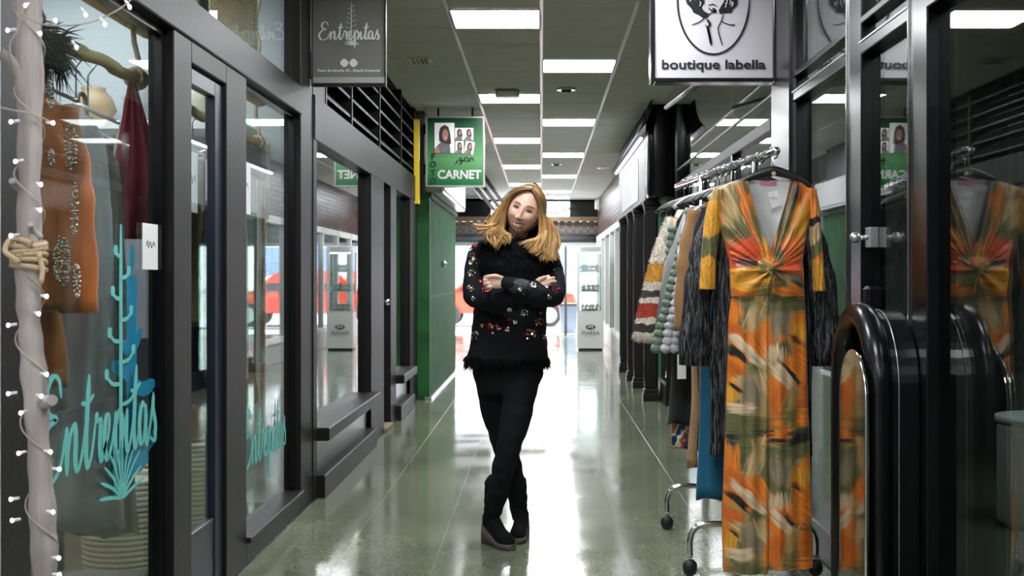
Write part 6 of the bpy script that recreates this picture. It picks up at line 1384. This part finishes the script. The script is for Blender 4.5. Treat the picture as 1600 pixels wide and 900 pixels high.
G_R = [
 [H(.012, -.070, .101), H(.040, -.078, .078), H(.078, -.058, .026), pz(847, 352, 5.68), pz(841, 372, 5.655), pz(822, 377, 5.645), pz(810, 381, 5.645)],
 [H(.012, -.065, .104), H(.054, -.060, .082), H(.086, -.045, .02), pz(850, 350, 5.67), pz(848, 372, 5.65), pz(838, 386, 5.645), pz(829, 392, 5.64)],
 [H(.014, -.050, .112), H(.062, -.044, .080), H(.093, -.025, .01), pz(857, 352, 5.70), pz(856, 378, 5.665), pz(852, 392, 5.655), pz(846, 403, 5.65)],
 [H(.014, -.030, .118), H(.065, -.020, .072), H(.092, -.010, .0), pz(862, 358, 5.73), pz(864, 382, 5.69), pz(862, 396, 5.675), pz(868, 406, 5.67)],
 [H(.014, -.0, .122), H(.068, .015, .07), H(.094, .02, -.01), pz(864, 360, 5.78), pz(868, 384, 5.74), pz(866, 396, 5.72), pz(873, 400, 5.72)],
 [H(.012, -.064, .106), H(.050, -.068, .083), H(.083, -.050, .024), pz(849, 352, 5.68), pz(849, 370, 5.655), pz(850, 385, 5.645), pz(858, 398, 5.65)]]
G_B = [[H(0, .0, .122), H(-.03, .085, .08), H(-.04, .115, 0), pz(785, 352, 5.88), pz(785, 372, 5.90), pz(790, 380, 5.91)], [H(.01, .0, .122), H(.03, .085, .08), H(.05, .11, 0), pz(845, 352, 5.88), pz(845, 380, 5.90), pz(845, 395, 5.91)]]
rn = random.Random(21)
def locks(name, guides, count, seed, spread=.010, r=.0038):
    rn = random.Random(seed); bm = bmesh.new()
    for q in range(count):
        i = rn.randrange(len(guides)-1) if len(guides) > 1 else 0; f_ = rn.random(); a, b = guides[i], guides[min(i+1, len(guides)-1)]
        m = min(len(a), len(b)); off = Vector((rn.gauss(0, 1), rn.gauss(0, 1), rn.gauss(0, 1)))*spread; ph = rn.uniform(0, 6.28); pts = []
        for k in range(m):
            s = k/(m-1); p = a[k].lerp(b[k], f_ if k else f_); wv = .013*max(0, s-.25)*math.sin(s*9+ph*.5); pts.append(p+off*(.18+.9*s)+Vector((wv, wv*.4, -.0)))
        path = catmull(pts, 5); mi = rn.choices((0, 1, 2), (4, 3, 3))[0]
        R0 = r*rn.uniform(.7, 1.4); tube(bm, path, [R0*.8, R0*1.1, R0*1.15, R0*1.0, R0*.75, R0*.12], 6, flat=(1.5, .6), mi=mi, caps=False)
        nf = (len(path)-1)*6; bm.faces.ensure_lookup_table(); base = len(bm.faces)-nf; top = rn.choice((3, 1, 4)); mid = rn.choice((1, 1, 0, 4)); c1 = rn.uniform(.3, .45); c2 = rn.uniform(.55, .7)
        for fi in range(nf):
            s = fi/nf; bm.faces[base+fi].material_index = top if s < c1 else (mid if s < c2 else mi)
    return mk(name, bm, M_h, W)
order_L = [G_L[i] for i in (5, 3, 2, 1, 0, 4, 6)]; order_R = [G_R[i] for i in (0, 5, 1, 2, 3, 4)]
locks('hair', order_L, 260, 1, .006); locks('hair', order_R, 280, 2, .0065); locks('hair', G_B, 110, 3, .016, .006)
locks('hair', [G_L[5], G_B[0]], 70, 4, .012, .006); locks('hair', [G_R[4], G_B[1]], 70, 5, .012, .006)
locks('stray_hair', order_L, 40, 6, .016, .0011); locks('stray_hair', order_R, 40, 7, .016, .0011)
